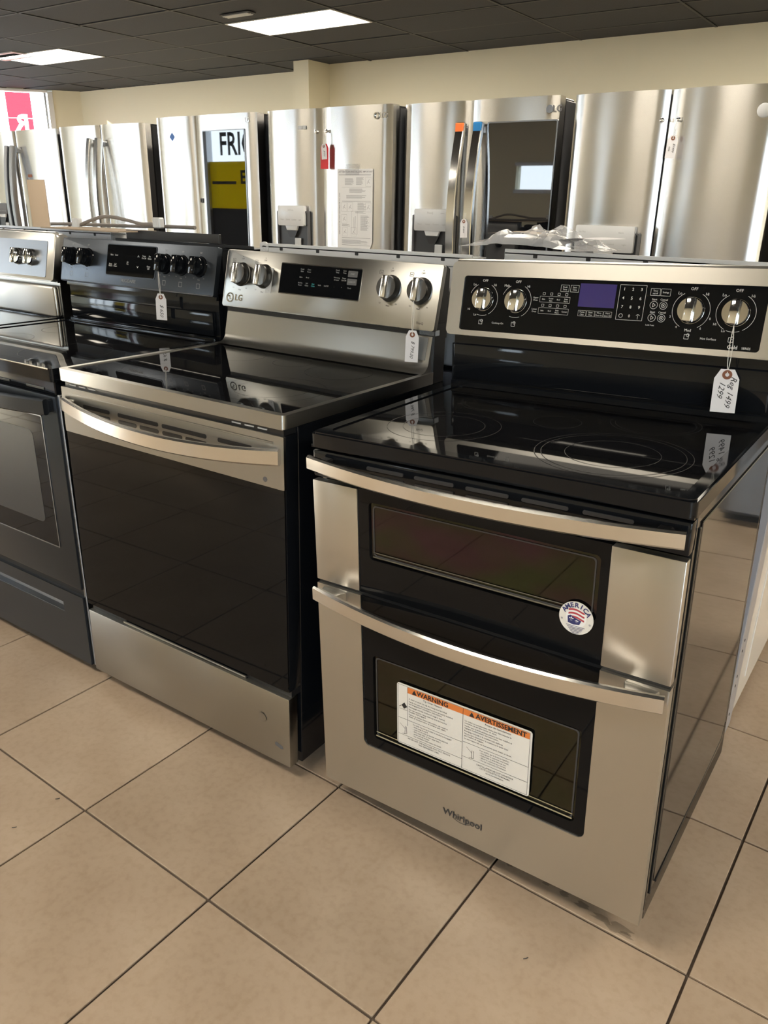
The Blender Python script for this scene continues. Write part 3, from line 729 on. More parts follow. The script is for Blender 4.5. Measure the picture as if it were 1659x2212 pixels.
for x, y, rs_ in ((.20, .18, (.115, .08)), (.56, .18, (.13, .09)), (.20, .44, (.08,)), (.56, .44, (.09,)), (.385, .46, (.055,))):
    for r_ in rs_: ring(bz, x, y, r_, .9347, .0008)
bz.flat = True; bz.build('burner_marking', 'ring_faint', cg)
MB().box(.010, .747, .006, .046, .886, .908).build('vent_gap', 'black_plastic', L)
for x0 in (.030, .068, .106, .60, .638, .676): MB().box(x0, x0+.026, .004, .008, .8955, .8985).build('vent_slit', 'plastic_grey', L)
# oven door: steel head with vent slots, bowed handle, black glass below
D = MB(); D.box(.003, .754, .002, .045, .262, .8905, .003, 2); Do = D.build('oven_door', 'black_enamel', L)
hs_ = MB().prism(rr_(.003, .754, .7725, .8905, .002, 2), -.003, .004).build('door_head', 'steel_grey', Do)
MB().box(.030, .727, -.0042, -.002, .8715, .8765, .001, 1).build('pressed_line', 'steel_grey', hs_)
for x0, x1 in ((.088, .190), (.222, .366), (.380, .526), (.562, .664)): MB().prism(rr_(x0, x1, .846, .856, .004, 3), -.0040, -.0025).build('vent_slot', 'black_plastic', hs_)
for x0, x1 in ((.100, .190), (.222, .288), (.300, .366), (.380, .446), (.458, .526)): MB().prism(rr_(x0, x1, .829, .839, .004, 3), -.0040, -.0025).build('vent_slot', 'black_plastic', hs_)
MB().prism(rr_(.0045, .7525, .266, .7735, .002, 2), -.002, .003).build('door_glass', 'black_glass', Do)
MB().prism(disc(.700, .788, .006, 18), -.0036, -.003).build('round_mark', 'side_grey', hs_)
p_, s_ = bowed_bar(.012, .748, .848, .037, -.010, .046, .014, drop=.018)
hd = MB().sweep(p_, s_).build('handle', 'steel_handle', Do)
for x in (.030, .730): MB().box(x-.014, x+.014, -.014, .002, .836, .860, .003, 1).build('handle_post', 'steel_grey', hd)
# drawer
MB().box(.006, .751, .012, .045, .243, .264).build('drawer_gap', 'black_plastic', L)
dw = MB().box(.003, .754, -.002, .030, .047, .2445, .003, 2).build('drawer', 'steel_grey', L)
MB().prism([(.15, .2445), (.61, .2445), (.60, .262), (.16, .262)], .010, .014).build('drawer_lip', 'black_enamel', dw)
MB().tube([(.15, .006, .250), (.61, .006, .250)], .0035, 8).build('drawer_pull', 'steel_grey', dw)
dn = MB(); dn.lathe([(.013, .0), (.010, .0013), (.004, .0022)], (.668, -.0042, .162), 'y', 20); dn.build('dent', 'steel_grey', dw)
ch = MB().prism([(.706, .104), (.712, .108), (.722, .104), (.731, .102), (.733, .095), (.726, .092), (.716, .095), (.708, .097)], -.0025, -.0018).build('chipped_spot', 'side_grey', dw)
# backguard
LL = math.atan(.04/.17); ML = panelM((0, .585, 1.04), LL)
bk = MB().box(.006, .751, .600, .655, .90, 1.06); bk.prism([(.610, 1.02), (.665, 1.02), (.665, 1.195), (.650, 1.203), (.632, 1.200)], .008, .749, 'yz')
bko = bk.build('backguard', 'black_plastic', L)
# curved splash panel
cvp = []
for k in range(9):
    a = R(90*k/8); cvp.append((.552+.030*math.sin(a), .9385+.030*(1-math.cos(a))))
prof = [(.545, .9370), (.552, .9385)] + cvp[1:] + [(.596, 1.0285), (.603, 1.0285), (.600, .95), (.60, .9360)]
spl = MB().prism(prof, .010, .747, 'yz').build('splash_panel', 'steel_grey', bko)
MB().box(.713, .750, .5862, .5878, .958, 1.027).build('grey_tape', 'tape_grey', spl, label='strip of dark grey tape') if False else None
tp = MB(Matrix.Translation((.0, .582, .970)) @ Matrix.Rotation(-math.atan2(.014, .058), 4, 'X')); tp.box(.700, .735, -.0012, .0002, -.002, .057); tp.build('grey_tape', 'tape_grey', spl, label='strip of dark grey tape')
for x, w_ in ((.06, .05), (.17, .18), (.38, .10), (.50, .22)):
    MB().box(x, x+w_, .604, .606, 1.032, 1.044).build('rear_bracket', 'plastic_pale', bko)
MB().box(.70, .752, .600, .625, 1.028, 1.046, .003, 1).build('end_clip', 'plastic_grey', bko)
cp = MB(ML).prism(rr_(0, WD_, .004, .172, .006), -.004, .012, 'xz', .002).build('control_panel', 'steel_grey', bko)
dsp = MB(ML).prism(rr_(.222, .507, .061, .143, .003), -.0058, -.0035).build('display_window', 'black_glass', cp)
MB(ML).frame(rr_(.2195, .5095, .0585, .1455, .004), rr_(.2222, .5068, .0612, .1428, .003), -.0056, -.0036).build('display_bezel', 'chrome', dsp)
pr = MB(ML); Y = -.0064
for u, v_, t in ((.300, .128, ('Cook', 'Bake')), (.325, .128, ('Conv', 'Roast')), (.425, .133, ('Cook', 'Time')), (.450, .133, ('Start', 'Time')), (.298, .109, ('Bake',)), (.322, .109, ('Broil',)), (.425, .113, ('Warming', 'Drawer')), (.450, .113, ('Timer', 'On/Off')),
                 (.298, .090, ('Air Fry', 'Roast')), (.322, .090, ('Self', 'Clean')), (.368, .091, ('WiFi',)), (.392, .091, ('Set/Off',)), (.420, .091, ('-',)), (.446, .091, ('+',)), (.472, .091, ('Clock',))):
    for k, q in enumerate(t): pr.text(q, .0056, u, v_+(.003 if len(t) > 1 else 0)-k*.0060, Y)
pr.build('control_print', 'print_grey', dsp)
MB(ML).text('Easy', .0056, .345, .093, Y).text('Clean', .0056, .345, .087, Y).build('lit_print', 'print_teal', dsp)
for v0, t in ((.121, 'START'), (.100, 'CLEAR/OFF')):
    q = MB(ML).prism(rr_(.462, .494, v0, v0+.0165, .0015), -.0062, -.0057).build('touch_key', 'side_grey', dsp)
    MB(ML).text(t, .0062, .478, v0+.008, -.0066, sx_=.8).build('key_print', 'print_grey', q)
lgp = MB(ML); lgp.frame(disc(.030, .031, .0145, 30), disc(.030, .031, .0112, 30), -.0050, -.0038)
lgp.box(.0285, .0305, -.0048, -.0038, .026, .037); lgp.box(.0305, .036, -.0048, -.0038, .0265, .0285); lgp.lathe([(.0022, -.0048), (.0022, -.0038)], (.0245, 0, .035), 'y', 10)
lgp.build('logo_ring', 'chrome', cp)
MB(ML).text('LG', .026, .066, .0315, -.0048, bold=.015).build('logo_lettering', 'chrome', cp)
pr = MB(ML); Y = -.0046
for u in (.066, .156, .604, .700):
    pr.text('OFF', .0065, u, .1465, Y).face([(u-.0015, Y, .1525), (u+.0015, Y, .1525), (u, Y, .1555)])
    pr.text('Lo', .006, u-.026, .062, Y).text('Med', .006, u, .056, Y).text('Hi', .006, u+.026, .062, Y)
    pr.rect(u-.040, u-.029, .137, .146, .0008, Y); pr.line(u-.038, .141, u-.031, .141, .0012, Y)
pr.text('ThinQ', .0085, .712, .0205, Y)
pr.build('panel_print', 'print_black', cp)
for u, a in ((.066, .0), (.156, 0), (.604, 0), (.700, .0)):
    knob(cp, ML, u, .1015, .0315, .040, ('steel_slate', 'steel_slate', 'steel_handle'), a, grip=.30)
for u0, v0 in ((.128, .055),): MB(ML).prism([(u0+.04, v0), (u0+.062, v0), (u0+.062, v0+.072), (u0+.045, v0+.072)], -.0046, -.0041).build('film_patch', 'plastic_grey', cp)
kp = PLm @ (ML @ Vector((.700, -.030, .074)))
price_tag('white price tag hanging from the stainless range above its cooktop', PLm @ Vector((.706, .562, 1.0340)), .035, .082, [('$ 799.00', .0125, .001, -.038, -R(95))], tilt=R(1), strg=kp, yaw=R(20))

# ------------------------------------------------------------------ black stainless range (left)
FWd = .772; PFloc = (-1.662, -.012, 0)
Fg = thing('electric_range', 'black stainless electric range with black knobs and window door', 'range', PFloc)
MB().box(.004, FWd-.004, .045, .655, .035, .895, .002, 1).build('body', 'black_enamel', Fg)
feet(Fg, Matrix.Translation(PFloc), (.05, .71), (.10, .60), .040)
MB().frame(rr_(0, FWd, -.004, .60, .010), rr_(.030, FWd-.030, .030, .57, .020), .895, .930, 'xy').build('cooktop_frame', 'black_enamel', Fg)
cg = MB().prism(rr_(.028, FWd-.028, .028, .572, .020), .893, .9275, 'xy').build('cooktop_glass', 'cooktop_glass', Fg)
bz = MB()
for x, y, r_ in ((.21, .18, .11), (.57, .18, .13), (.21, .43, .08), (.57, .43, .09)): ring(bz, x, y, r_, .9280, .0012)
bz.flat = True; bz.build('burner_marking', 'ring_print', cg, kind='stuff')
MB().tube([(.012, -.003, .9285), (FWd-.012, -.003, .9285)], .0020, 6).build('front_rim', 'rack_chrome', Fg)
MB().box(.004, FWd-.004, .004, .046, .858, .896, .003, 1).build('vent_trim', 'black_enamel', Fg)
for x0 in (.12, .30, .48, .64): MB().box(x0, x0+.08, .002, .006, .868, .874).build('vent_slot', 'black_plastic', Fg)
Do = MB().box(.004, FWd-.004, .0, .045, .288, .856, .004, 2).build('oven_door', 'black_stainless', Fg)
MB().frame(rr_(.075, FWd-.075, .405, .795, .004), rr_(.078, FWd-.078, .408, .792, .003), -.003, .001).build('window_bead', 'steel_dark', Do)
MB().prism(rr_(.078, FWd-.078, .408, .792, .003), -.0018, .001).build('door_glass', 'black_glass', Do)
MB().prism(rr_(.13, FWd-.13, .47, .745, .02), -.0024, -.0018).build('window_pane', 'dark_grey', Do)
p_, s_ = bowed_bar(.012, FWd-.012, .832, .042, -.024, .034, .018, drop=.004)
hd = MB().sweep(p_, s_).build('handle', 'black_stainless', Do)
for x in (.03, FWd-.03): MB().box(x-.016, x+.016, -.028, .003, .815, .850, .004, 1).build('handle_post', 'black_stainless', hd)
MB().box(.008, FWd-.008, .012, .045, .262, .290).build('drawer_gap', 'black_plastic', Fg)
dw = MB()
for a in ((.004, FWd-.004, .222, .264), (.004, FWd-.004, .040, .188), (.004, .215, .188, .222), (FWd-.105, FWd-.004, .188, .222)): dw.box(a[0], a[1], .0, .030, a[2], a[3])
dwo = dw.build('drawer', 'black_stainless', Fg, smooth=False)
MB().box(.215, FWd-.105, .022, .028, .188, .222).box(.215, FWd-.105, .002, .022, .186, .190).build('drawer_recess', 'steel_dark', dwo)
MB().box(FWd-.004, FWd+.006, .006, .046, .040, .86, .002, 1).build('edge_trim', 'steel_dark', Fg)
LF = math.atan(.035/.15); MF = panelM((0, .575, 1.06), LF)
bk = MB().box(.004, FWd-.004, .600, .655, .89, 1.07); bk.prism([(.590, 1.05), (.655, 1.05), (.655, 1.20), (.640, 1.206), (.615, 1.200)], .004, FWd-.004, 'yz')
bko = bk.build('backguard', 'black_enamel', Fg)
MB().box(.020, FWd-.020, .585, .602, .940, 1.014, .004, 2).build('lower_panel', 'black_enamel', bko)
MB().box(.012, FWd-.012, .580, .605, .928, .938, .003, 1).build('rear_ledge', 'black_enamel', bko)
cp = MB(MF).prism(rr_(-.004, FWd+.002, .004, .152, .004), -.004, .014, 'xz', .002).build('control_panel', 'black_stainless', bko)
MB(MF).tube([(.0, -.004, .006), (FWd, -.004, .006)], .0016, 6).build('lower_bead', 'steel_dark', cp)
dsp = MB(MF).prism(rr_(.250, .497, .040, .138, .006), -.0058, -.0035).build('display_window', 'black_glass', cp)
MB(MF).frame(rr_(.247, .500, .037, .141, .007), rr_(.2502, .4968, .0402, .1378, .006), -.0056, -.0036).build('display_bezel', 'black_stainless', dsp)
pr = MB(MF); Y = -.0064
for u, v_, t in ((.276, .105, 'Bake'), (.300, .105, 'Broil'), (.272, .075, 'Keep'), (.272, .069, 'Warm'), (.297, .075, 'Self'), (.297, .069, 'Clean'), (.360, .085, 'Air'), (.360, .079, 'Fry'), (.440, .108, 'Timer'), (.440, .101, 'On/Off'), (.468, .108, 'Set'), (.468, .101, 'Clock'), (.466, .076, 'Oven'), (.466, .069, 'Off')): pr.text(t, .0075, u, v_, Y)
pr.line(.408, .103, .412, .109, .0012, Y).line(.412, .109, .416, .103, .0012, Y).line(.408, .075, .412, .069, .0012, Y).line(.412, .069, .416, .075, .0012, Y)
pr.build('control_print', 'print_white', dsp, kind='stuff')
MB(MF).text('FRIGIDAIRE', .0150, .368, .024, -.0047, bold=.005).build('badge', 'print_grey', cp)
pr = MB(MF); Y = -.0046
for u in (.055, .142, .545, .622, .703):
    pr.text('Off', .0070, u, .131, Y); pr.rect(u-.007, u+.007, .024, .038, .0010, Y); pr.text('Med', .0056, u, .050, Y).text('Lo', .0056, u-.022, .055, Y).text('Hi', .0056, u+.022, .055, Y)
pr.build('panel_print', 'print_grey', cp)
for u in (.055, .142, .545, .622, .703):
    knob(cp, MF, u, .0895, .0285, .042, ('black_enamel', 'black_plastic', 'black_enamel'), 0, grip=.42)
def Fp(x, y, z): return Vector(PFloc)+Vector((x, y, z))
price_tag('white price tag hanging from a knob of the black stainless range', Fp(.548, .558, 1.0480), .036, .083, [('$ 650', .0165, .001, -.042, -R(93))], tilt=R(2), strg=Vector(PFloc)+(MF @ Vector((.545, -.030, .062))), yaw=R(26))

# ------------------------------------------------------------------ stainless range at the left edge of the picture
PRloc = (-2.462, -.016, 0)
Rg = thing('electric_range', 'stainless range cut off by the left picture edge, two bright knobs showing', 'range', PRloc)
MB().box(.004, .753, .045, .655, .035, .895, .002, 1).build('body', 'black_enamel', Rg)
feet(Rg, Matrix.Translation(PRloc), (.05, .70), (.10, .60), .040)
MB().frame(rr_(0, WD_, -.004, .60, .010), rr_(.028, WD_-.028, .028, .57, .020), .895, .928, 'xy').build('cooktop_frame', 'black_enamel', Rg)
cg = MB().prism(rr_(.026, WD_-.026, .026, .572, .020), .893, .9255, 'xy').build('cooktop_glass', 'cooktop_glass', Rg)
Do = MB().box(.004, .753, .0, .045, .288, .890, .004, 2).build('oven_door', 'steel', Rg)
MB().prism(rr_(.08, .677, .40, .77, .01), -.002, .001).build('door_glass', 'black_glass', Do)
p_, s_ = bowed_bar(.02, .737, .84, .036, -.02, .03, .015); MB().sweep(p_, s_).build('handle', 'steel_handle', Do)
MB().box(.004, .753, .0, .030, .045, .270, .003, 2).build('drawer', 'steel', Rg)
MR = panelM((0, .575, 1.055), math.atan(.035/.15))
bk = MB().box(.004, .753, .600, .655, .89, 1.07); bk.prism([(.590, 1.05), (.655, 1.05), (.655, 1.21), (.635, 1.218), (.612, 1.212)], .004, .753, 'yz')
bko = bk.build('backguard', 'steel', Rg)
MB().box(.010, .747, .575, .602, .925, 1.040, .012, 3).build('splash_panel', 'steel', bko)
cp = MB(MR).prism(rr_(0, WD_, .000, .168, .014), -.006, .014, 'xz', .003).build('control_panel', 'steel', bko)
MB(MR).tube([(.012, .004, .165), (WD_-.012, .004, .165)], .010, 12).build('rolled_top', 'steel', cp)
gp = MB(MR).prism(rr_(.03, .712, .012, .140, .006), -.0078, -.004).build('control_glass', 'steel_dark', cp)
for u in (.62, .535, .12, .205): knob(gp, MR, u, .078, .029, .040, ('chrome', 'chrome', 'chrome'), 0, grip=.30)

# ------------------------------------------------------------------ the row standing back to back behind these ranges
def back_range(name, label, x0, x1, y0, hgt, side, guard, flange):
    t = thing(name, label, 'range', (x0, y0, 0)); wd = x1-x0
    MB().box(.003, wd-.003, .085, .66, .03, .905, .003, 1).build('body', side, t)
    rp = MB().box(.0, wd, .0, .085, .010, .90, .002, 1).build('rear_panel', 'lavender_metal', t)
    MB().box(.0, wd, -.002, .64, .905, .918, .004, 1).build('cooktop', 'black_glass', t)
    g = MB().box(.004, wd-.004, .006, .075, .918, hgt-.012, .004, 1).build('backguard', guard, t)
    tf = MB().box(.002, wd-.002, .0, .004, hgt-.032, hgt, .001, 1).box(.002, wd-.002, .0, .078, hgt-.012, hgt-.009).build('top_flange', flange, g)
    for k in range(5):
        u = wd*(.12+.19*k); MB().prism(rr_(u-.006, u+.006, hgt-.020, hgt-.010, .002, 2), -.0008, .0006).build('flange_hole', 'print_black', tf)
    MB().box(.004, wd-.004, .66, .70, .26, .86, .004, 1).build('oven_door', side, t)
    MB().box(.004, wd-.004, .66, .69, .05, .24, .004, 1).build('drawer', side, t)
    p_, s_ = bowed_bar(.03, wd-.03, .82, .03, 0, .03, .014)
    MB(Matrix.Translation((wd, .72, 0)) @ Matrix.Rotation(math.pi, 4, 'Z')).sweep(p_, s_).build('handle', 'steel_handle', t)
    for k in range(4): MB().lathe([(.025, .0), (.024, .02), (.018, .028)], (wd*(.15+.23*k), .075, 1.08), 'y', 20).build('knob', 'black_plastic', g)
    for x in (.05, wd-.05):
        for y in (.10, .60): MB().lathe([(.010, .03), (.010, .012), (.018, .010), (.018, .0005)], (x, y, 0), 'z', 12).build('levelling_foot', 'rubber', t)
    return t, rp
t4, rp4 = back_range('electric_range', 'white range standing back to back behind the double oven range', -.030, .727, .800, 1.236, 'white_enamel', 'white_enamel', 'sheet_white')
for z in (.30, .27, .19, .16, .07): MB().lathe([(.004, -.0006), (.004, .001)], (.757, .030 if z != .27 else .026, z), 'x', 10).build('screw_hole', 'print_black', rp4)
MB().box(.7545, .7575, .20, .203, .10, .86).build('side_crease', 'white_enamel', t4)
t5, rp5 = back_range('electric_range', 'range behind the stainless range, its pale perforated rear flange showing', -.862, -.092, .745, 1.219, 'steel', 'sheet_white', 'sheet_white')
MB().frame(disc(.022, 1.205, .018, 24), disc(.022, 1.205, .009, 24), -.002, .003).build('hook_ring', 'sheet_white', rp5)
t6, rp6 = back_range('electric_range', 'black range behind the black stainless range, only its top edge showing', -1.60, -.90, .760, 1.205, 'black_enamel', 'black_enamel', 'black_plastic')
t7, rp7 = back_range('electric_range', 'pale range back at the far left with cords lying on it', -2.42, -1.62, .760, 1.228, 'white_enamel', 'sheet_white', 'galvanised')
# loose things on top of that row
def cord(label, pts, ends):
    t = thing('power_cord', label, 'cord', pts[0])
    P = [Vector(p)-Vector(pts[0]) for p in pts]
    # smooth the path (Catmull-Rom)
    Q = []
    for i in range(len(P)-1):
        a, b, c, d = P[max(i-1, 0)], P[i], P[i+1], P[min(i+2, len(P)-1)]
        for k in range(6):
            s_ = k/6; Q.append(.5*((2*b)+(c-a)*s_+(2*a-5*b+4*c-d)*s_*s_+(3*b-a-3*c+d)*s_**3))
    Q.append(P[-1]); MB().tube(Q, .0065, 8).build('cable', 'cord_grey', t)
    for e in ends:
        p = P[e]; pl = MB(); pl.box(p.x-.020, p.x+.020, p.y-.012, p.y+.012, p.z-.006, p.z+.030, .004, 1); po = pl.build('plug', 'plastic_pale', t)
        for dx in (-.012, 0, .012): MB().box(p.x+dx-.003, p.x+dx+.003, p.y-.013, p.y-.010, p.z+.004, p.z+.027).build('plug_rib', 'sheet_white', po)
cord('grey power cord looping over the range tops at the left', [(-1.86, .79, 1.236), (-1.78, .80, 1.262), (-1.70, .81, 1.276), (-1.60, .82, 1.266), (-1.52, .82, 1.255), (-1.45, .81, 1.256), (-1.40, .80, 1.250)], (0, 6))
cord('grey power cord lying flat below the looping one', [(-1.99, .76, 1.242), (-1.94, .84, 1.242), (-1.80, .87, 1.242), (-1.62, .885, 1.243), (-1.52, .89, 1.246), (-1.30, .88, 1.2475)], ())
cb = MB(Matrix.Translation((-1.95, .69, 1.2300)) @ Matrix.Rotation(R(-3), 4, 'Z'))
cb.box(0, .50, 0, .16, 0, .004); cbo = cb.build('cardboard_sheet', 'cardboard'); tag(cbo, 'flat tan cardboard sheet lying on the range tops at left', 'cardboard')
bs = MB(Matrix.Translation((-1.51, .742, 1.2058)) @ Matrix.Rotation(R(2), 4, 'Z')).box(0, .455, 0, .012, .0, .030, .001, 1).build('metal_strip', 'black_plastic')
tag(bs, 'black metal strip lying behind the black stainless range', 'metal strip')
# crumpled clear bag with papers on the white range
bag = thing('plastic_bag', 'clear plastic bag of papers lying on top behind the double oven range', 'bag', (.050, .84, 1.238))
mb = MB(); nx, ny = 26, 12; rnd = random.Random(3); hm = {}
bumps = [(rnd.uniform(-.2, .2), rnd.uniform(-.09, .09), rnd.uniform(.02, .05), rnd.uniform(-.02, .028)) for _ in range(26)]
def bh(x, y):
    e = max(0, 1-(x/.225)**4)*max(0, 1-(y/.12)**4); h = .018+.026*math.exp(-((x+.02)/.12)**2)
    for bx_, by_, s_, a in bumps: h += a*max(0, 1-(abs(x-bx_)/s_+abs(y-by_)/s_*.6))
    return max(.002, h*e)
V = [[mb.bm.verts.new((-.185+.37*i/nx+rnd.uniform(-.005, .005), -.11+.22*j/ny, bh(-.22+.44*i/nx, -.11+.22*j/ny))) for j in range(ny+1)] for i in range(nx+1)]
for i in range(nx):
    for j in range(ny):
        a, b, c, d = V[i][j], V[i+1][j], V[i+1][j+1], V[i][j+1]
        if (i+j) % 2: mb.bm.faces.new((a, b, c)); mb.bm.faces.new((a, c, d))
        else: mb.bm.faces.new((a, b, d)); mb.bm.faces.new((b, c, d))
mb.build('film', 'clear_plastic', bag, smooth=False)
def sheet(name, M, wd, hg, mat, bend=.01):
    mb = MB(M)
    for k in range(8):
        x0, x1 = wd*k/8, wd*(k+1)/8; z0, z1 = bend*math.sin(x0/wd*3.3), bend*math.sin(x1/wd*3.3)
        mb.face([(x0, 0, z0), (x1, 0, z1), (x1, hg, z1), (x0, hg, z0)])
    mb.flat = True; return mb.build(name, mat, bag)
sheet('paper_sheet', Matrix.Translation((-.16, -.07, .010)) @ Matrix.Rotation(.1, 4, 'Z') @ Matrix.Rotation(-.10, 4, 'Y'), .19, .14, 'paper', .012)
sheet('paper_sheet', Matrix.Translation((.02, -.06, .008)) @ Matrix.Rotation(-.15, 4, 'Z') @ Matrix.Rotation(-.14, 4, 'Y'), .18, .13, 'tag_paper', .010)
sheet('booklet', Matrix.Translation((-.14, -.03, .034)) @ Matrix.Rotation(.05, 4, 'Z'), .16, .10, 'cardboard', .006)

# ------------------------------------------------------------------ refrigerators along the back
def curved(x0, x1, z0, z1, yf, bulge, dep=.07, n_=14, rc=.008):
    xm, h = (x0+x1)/2, (x1-x0)/2; pts = []
    for k in range(n_+1):
        x = x0+(x1-x0)*k/n_; t = (x-xm)/h
        y = yf+bulge*(t*t)
        e = rc*max(0, (abs(t)-.93)/.07)**2
        pts.append((x, y+e))
    return MB().prism(pts+[(x1, yf+dep), (x0, yf+dep)], z0, z1, 'xy')
def fridge(label, x0, xs, x1, y, H, front='steel_fridge', side='dark_grey', bulge=(.016, .016), name='french_door_refrigerator'):
    """origin at the left front floor corner of the cabinet; doors reach y = 0 .. .075"""
    t = thing(name, label, 'refrigerator', (x0, y, 0)); wd = x1-x0; s_ = xs-x0
    cb_ = MB().box(.006, wd-.006, .085, .80, .03, H-.012, .004, 1).build('cabinet', side, t)
    MB().box(.02, wd-.02, .10, .16, .0, .04).box(.02, wd-.02, .70, .78, .0, .04).build('base', 'black_plastic', cb_)
    dl = curved(.002, s_-.0035, .74, H, .0, bulge[0]).build('door', front, t)
    dr = curved(s_+.0035, wd-.002, .74, H, .0, bulge[1]).build('door', front, t)
    MB().box(.004, s_-.006, .070, .085, .745, H-.01).build('gasket', 'black_plastic', dl)
    MB().box(s_+.006, wd-.004, .070, .085, .745, H-.01).build('gasket', 'black_plastic', dr)
    MB().box(s_-.010, s_+.010, .060, .078, .75, H-.015).build('centre_gasket', 'black_plastic', dl)
    fd = curved(.002, wd-.002, .07, .725, .0, .016).build('freezer_drawer', front, t)
    fh = MB().tube([(.10, -.05, .66), (wd-.10, -.05, .66)], .012, 10).build('handle', 'steel_handle', fd)
    for x in (.12, wd-.12): MB().tube([(x, -.05, .66), (x, .02, .66)], .008, 8).build('handle_post', 'steel_handle', fh)
    for x in (.06, wd-.06): MB().box(x-.045, x+.045, .095, .20, H-.012, H-.002, .003, 1).build('hinge_cover', 'black_plastic', t)
    return t, dl, dr, wd
def yfront(u, u0, u1, bulge): return bulge*((u-(u0+u1)/2)/((u1-u0)/2))**2
def stud(parent, u, z, y=0): MB().lathe([(.006, .004), (.006, -.010), (.009, -.011), (.009, -.016), (.005, -.018)], (u, y, z), 'y', 14).build('handle_stud', 'chrome', parent)
def disp(parent, u0, u1, z0, z1, zb, wide=.02, y=-.002, texts=(), pale='plastic_pale'):
    """water dispenser: dark recess, pale control panel above, chute and paddle in it"""
    rc_ = MB().frame(rr_(u0-wide, u1+wide, zb, z1-.028, .008), rr_(u0-wide+.008, u1+wide-.008, zb+.008, z1-.036, .006), y-.016, y+.004).build('dispenser_frame', 'side_grey', parent)
    MB().box(u0-wide+.006, u1+wide-.006, y-.004, y+.002, zb+.006, z1-.030).build('dispenser_recess', 'dispenser_dark', rc_)
    pn = MB().prism(rr_(u0, u1, z0, z1, .006), y-.030, y-.006, 'xz', .002).build('dispenser_panel', pale, rc_)
    um = (u0+u1)/2; tx = MB()
    for k in range(4): tx.text(('Water', 'Cubed', 'Crushed', 'Light')[k], .010, u0+(u1-u0)*(.16+.23*k), z0+(z1-z0)*.30, y-.0305)
    for t_, u_, v_, sz in texts: tx.text(t_, sz, u0+(u1-u0)*u_, z0+(z1-z0)*v_, y-.0305)
    tx.build('dispenser_print', 'print_grey', pn)
    MB().prism([(um-.046, z0), (um+.046, z0), (um+.036, z0-.024), (um-.036, z0-.024)], y-.026, y-.010, 'xz', .003).build('ice_chute', 'plastic_pale', rc_)
    MB().prism([(um-.040, z0-.026), (um+.040, z0-.026), (um+.018, z0-.062), (um-.018, z0-.062)], y-.020, y-.012).build('paddle', 'black_plastic', rc_)
    MB().box(um+.015, um+.060, y-.018, y-.010, zb+.01, z0-.065, .003, 1).build('paddle', 'plastic_grey', rc_)
def long_handle(parent, u, z0, z1, y_end, bow, w_, th, mat='steel_handle', lean=0.):
    pts = []
    for k in range(19):
        t = k/18; q = 1-(2*t-1)**2
        dz, dy = (z1-z0), -bow*(-4*(2*t-1))
        tg = Vector((0, dy, dz)).normalized()
        pts.append((Vector((u+lean*t, y_end-bow*q, z0+(z1-z0)*t)), Vector((1, 0, 0)), Vector((0, -tg.z, tg.y))))
    h, g = w_/2, th/2
    o_ = MB().sweep(pts, [(-h, -g), (h, -g), (h, g*.6), (h-.003, g), (-h+.003, g), (-h, g*.6)]).build('handle', mat, parent)
    for z in (z0+.03, z1-.03): MB().box(u-w_*.35+lean*(z-z0)/(z1-z0), u+w_*.35+lean*(z-z0)/(z1-z0), y_end-.008, .03, z-.015, z+.015, .003, 1).build('handle_post', 'steel_dark', o_)
    return o_
def square_patch(parent, u, z, s_, mat, name, rot=0, y=-.0015, label=None):
    ca, sa = math.cos(rot)*s_/2, math.sin(rot)*s_/2
    return MB().prism([(u-ca+sa, z-sa-ca), (u+ca+sa, z+sa-ca), (u+ca-sa, z+sa+ca), (u-ca-sa, z-sa+ca)], y-.0006, y+.0006).build(name, mat, parent, label=label)
HF = 1.80
# F7: two bare doors with handle studs (right)
t7, dl, dr, wd = fridge('bare-door stainless refrigerator with handle studs, rightmost large one', -.600, -.176, .275, 2.500, HF, bulge=(.020, .024))
disp(dl, .085, .358, 1.150, 1.262, .86, texts=(('Ice Plus', .12, .75, .010), ('Alarm', .78, .75, .010)), pale='plastic_grey')
stud(dl, .404, 1.684, .014); stud(dr, .472, 1.684, .016)
MB().lathe([(.026, .006), (.026, -.004), (.022, -.006)], (.800, .002, 1.705), 'y', 28).build('round_badge', 'plastic_grey', dr)
price_tag('grey price tag on string from the rightmost refrigerator stud', (-.132, 2.478, 1.612), .042, .088, [('$1499', .013, .008, -.036, -R(95)), ('sale', .012, -.008, -.04, -R(95))], tilt=R(3), strg=(-.126, 2.482, 1.682))
# F6: glass panel door with long bowed handles
t6, dl, dr, wd = fridge('refrigerator with black glass panel door, long handles and blue tape square', -1.495, -1.100, -.655, 2.480, HF, bulge=(.018, .006), side='side_grey')
disp(dl, .108, .318, 1.210, 1.314, .86, texts=(('ThinQ', .45, .82, .014), ('smart', .8, .82, .010)), pale='plastic_grey')
long_handle(dl, .355, .80, 1.700, -.022, .062, .046, .024, 'steel_polished'); long_handle(dr, .452, .80, 1.700, -.022, .062, .046, .024, 'steel_polished')
MB().box(.333, .377, -.044, -.030, 1.655, 1.701, .003, 1).build('handle_tape', 'tape_orange', dl, label='orange protective tape at the handle top')
MB().box(.430, .474, -.044, -.030, 1.655, 1.701, .003, 1).build('handle_tape', 'tape_bright_blue', dr, label='blue protective tape at the handle top')
square_patch(dl, .258, 1.655, .036, 'tape_blue', 'tape_square', .35, .006, 'blue tape square')
gw = MB().prism(rr_(.492, .836, .88, 1.697, .006), -.0030, .006).build('glass_panel', 'mirror_glass', dr)
MB().frame(rr_(.486, .842, .874, 1.703, .008), rr_(.4925, .8355, .8805, 1.6965, .006), -.0024, .006).build('panel_trim', 'steel_dark', gw)
q = MB().prism(disc(.795, 1.745, .0165, 28), -.0016, .004); q.build('logo_disc', 'steel_dark', dr)
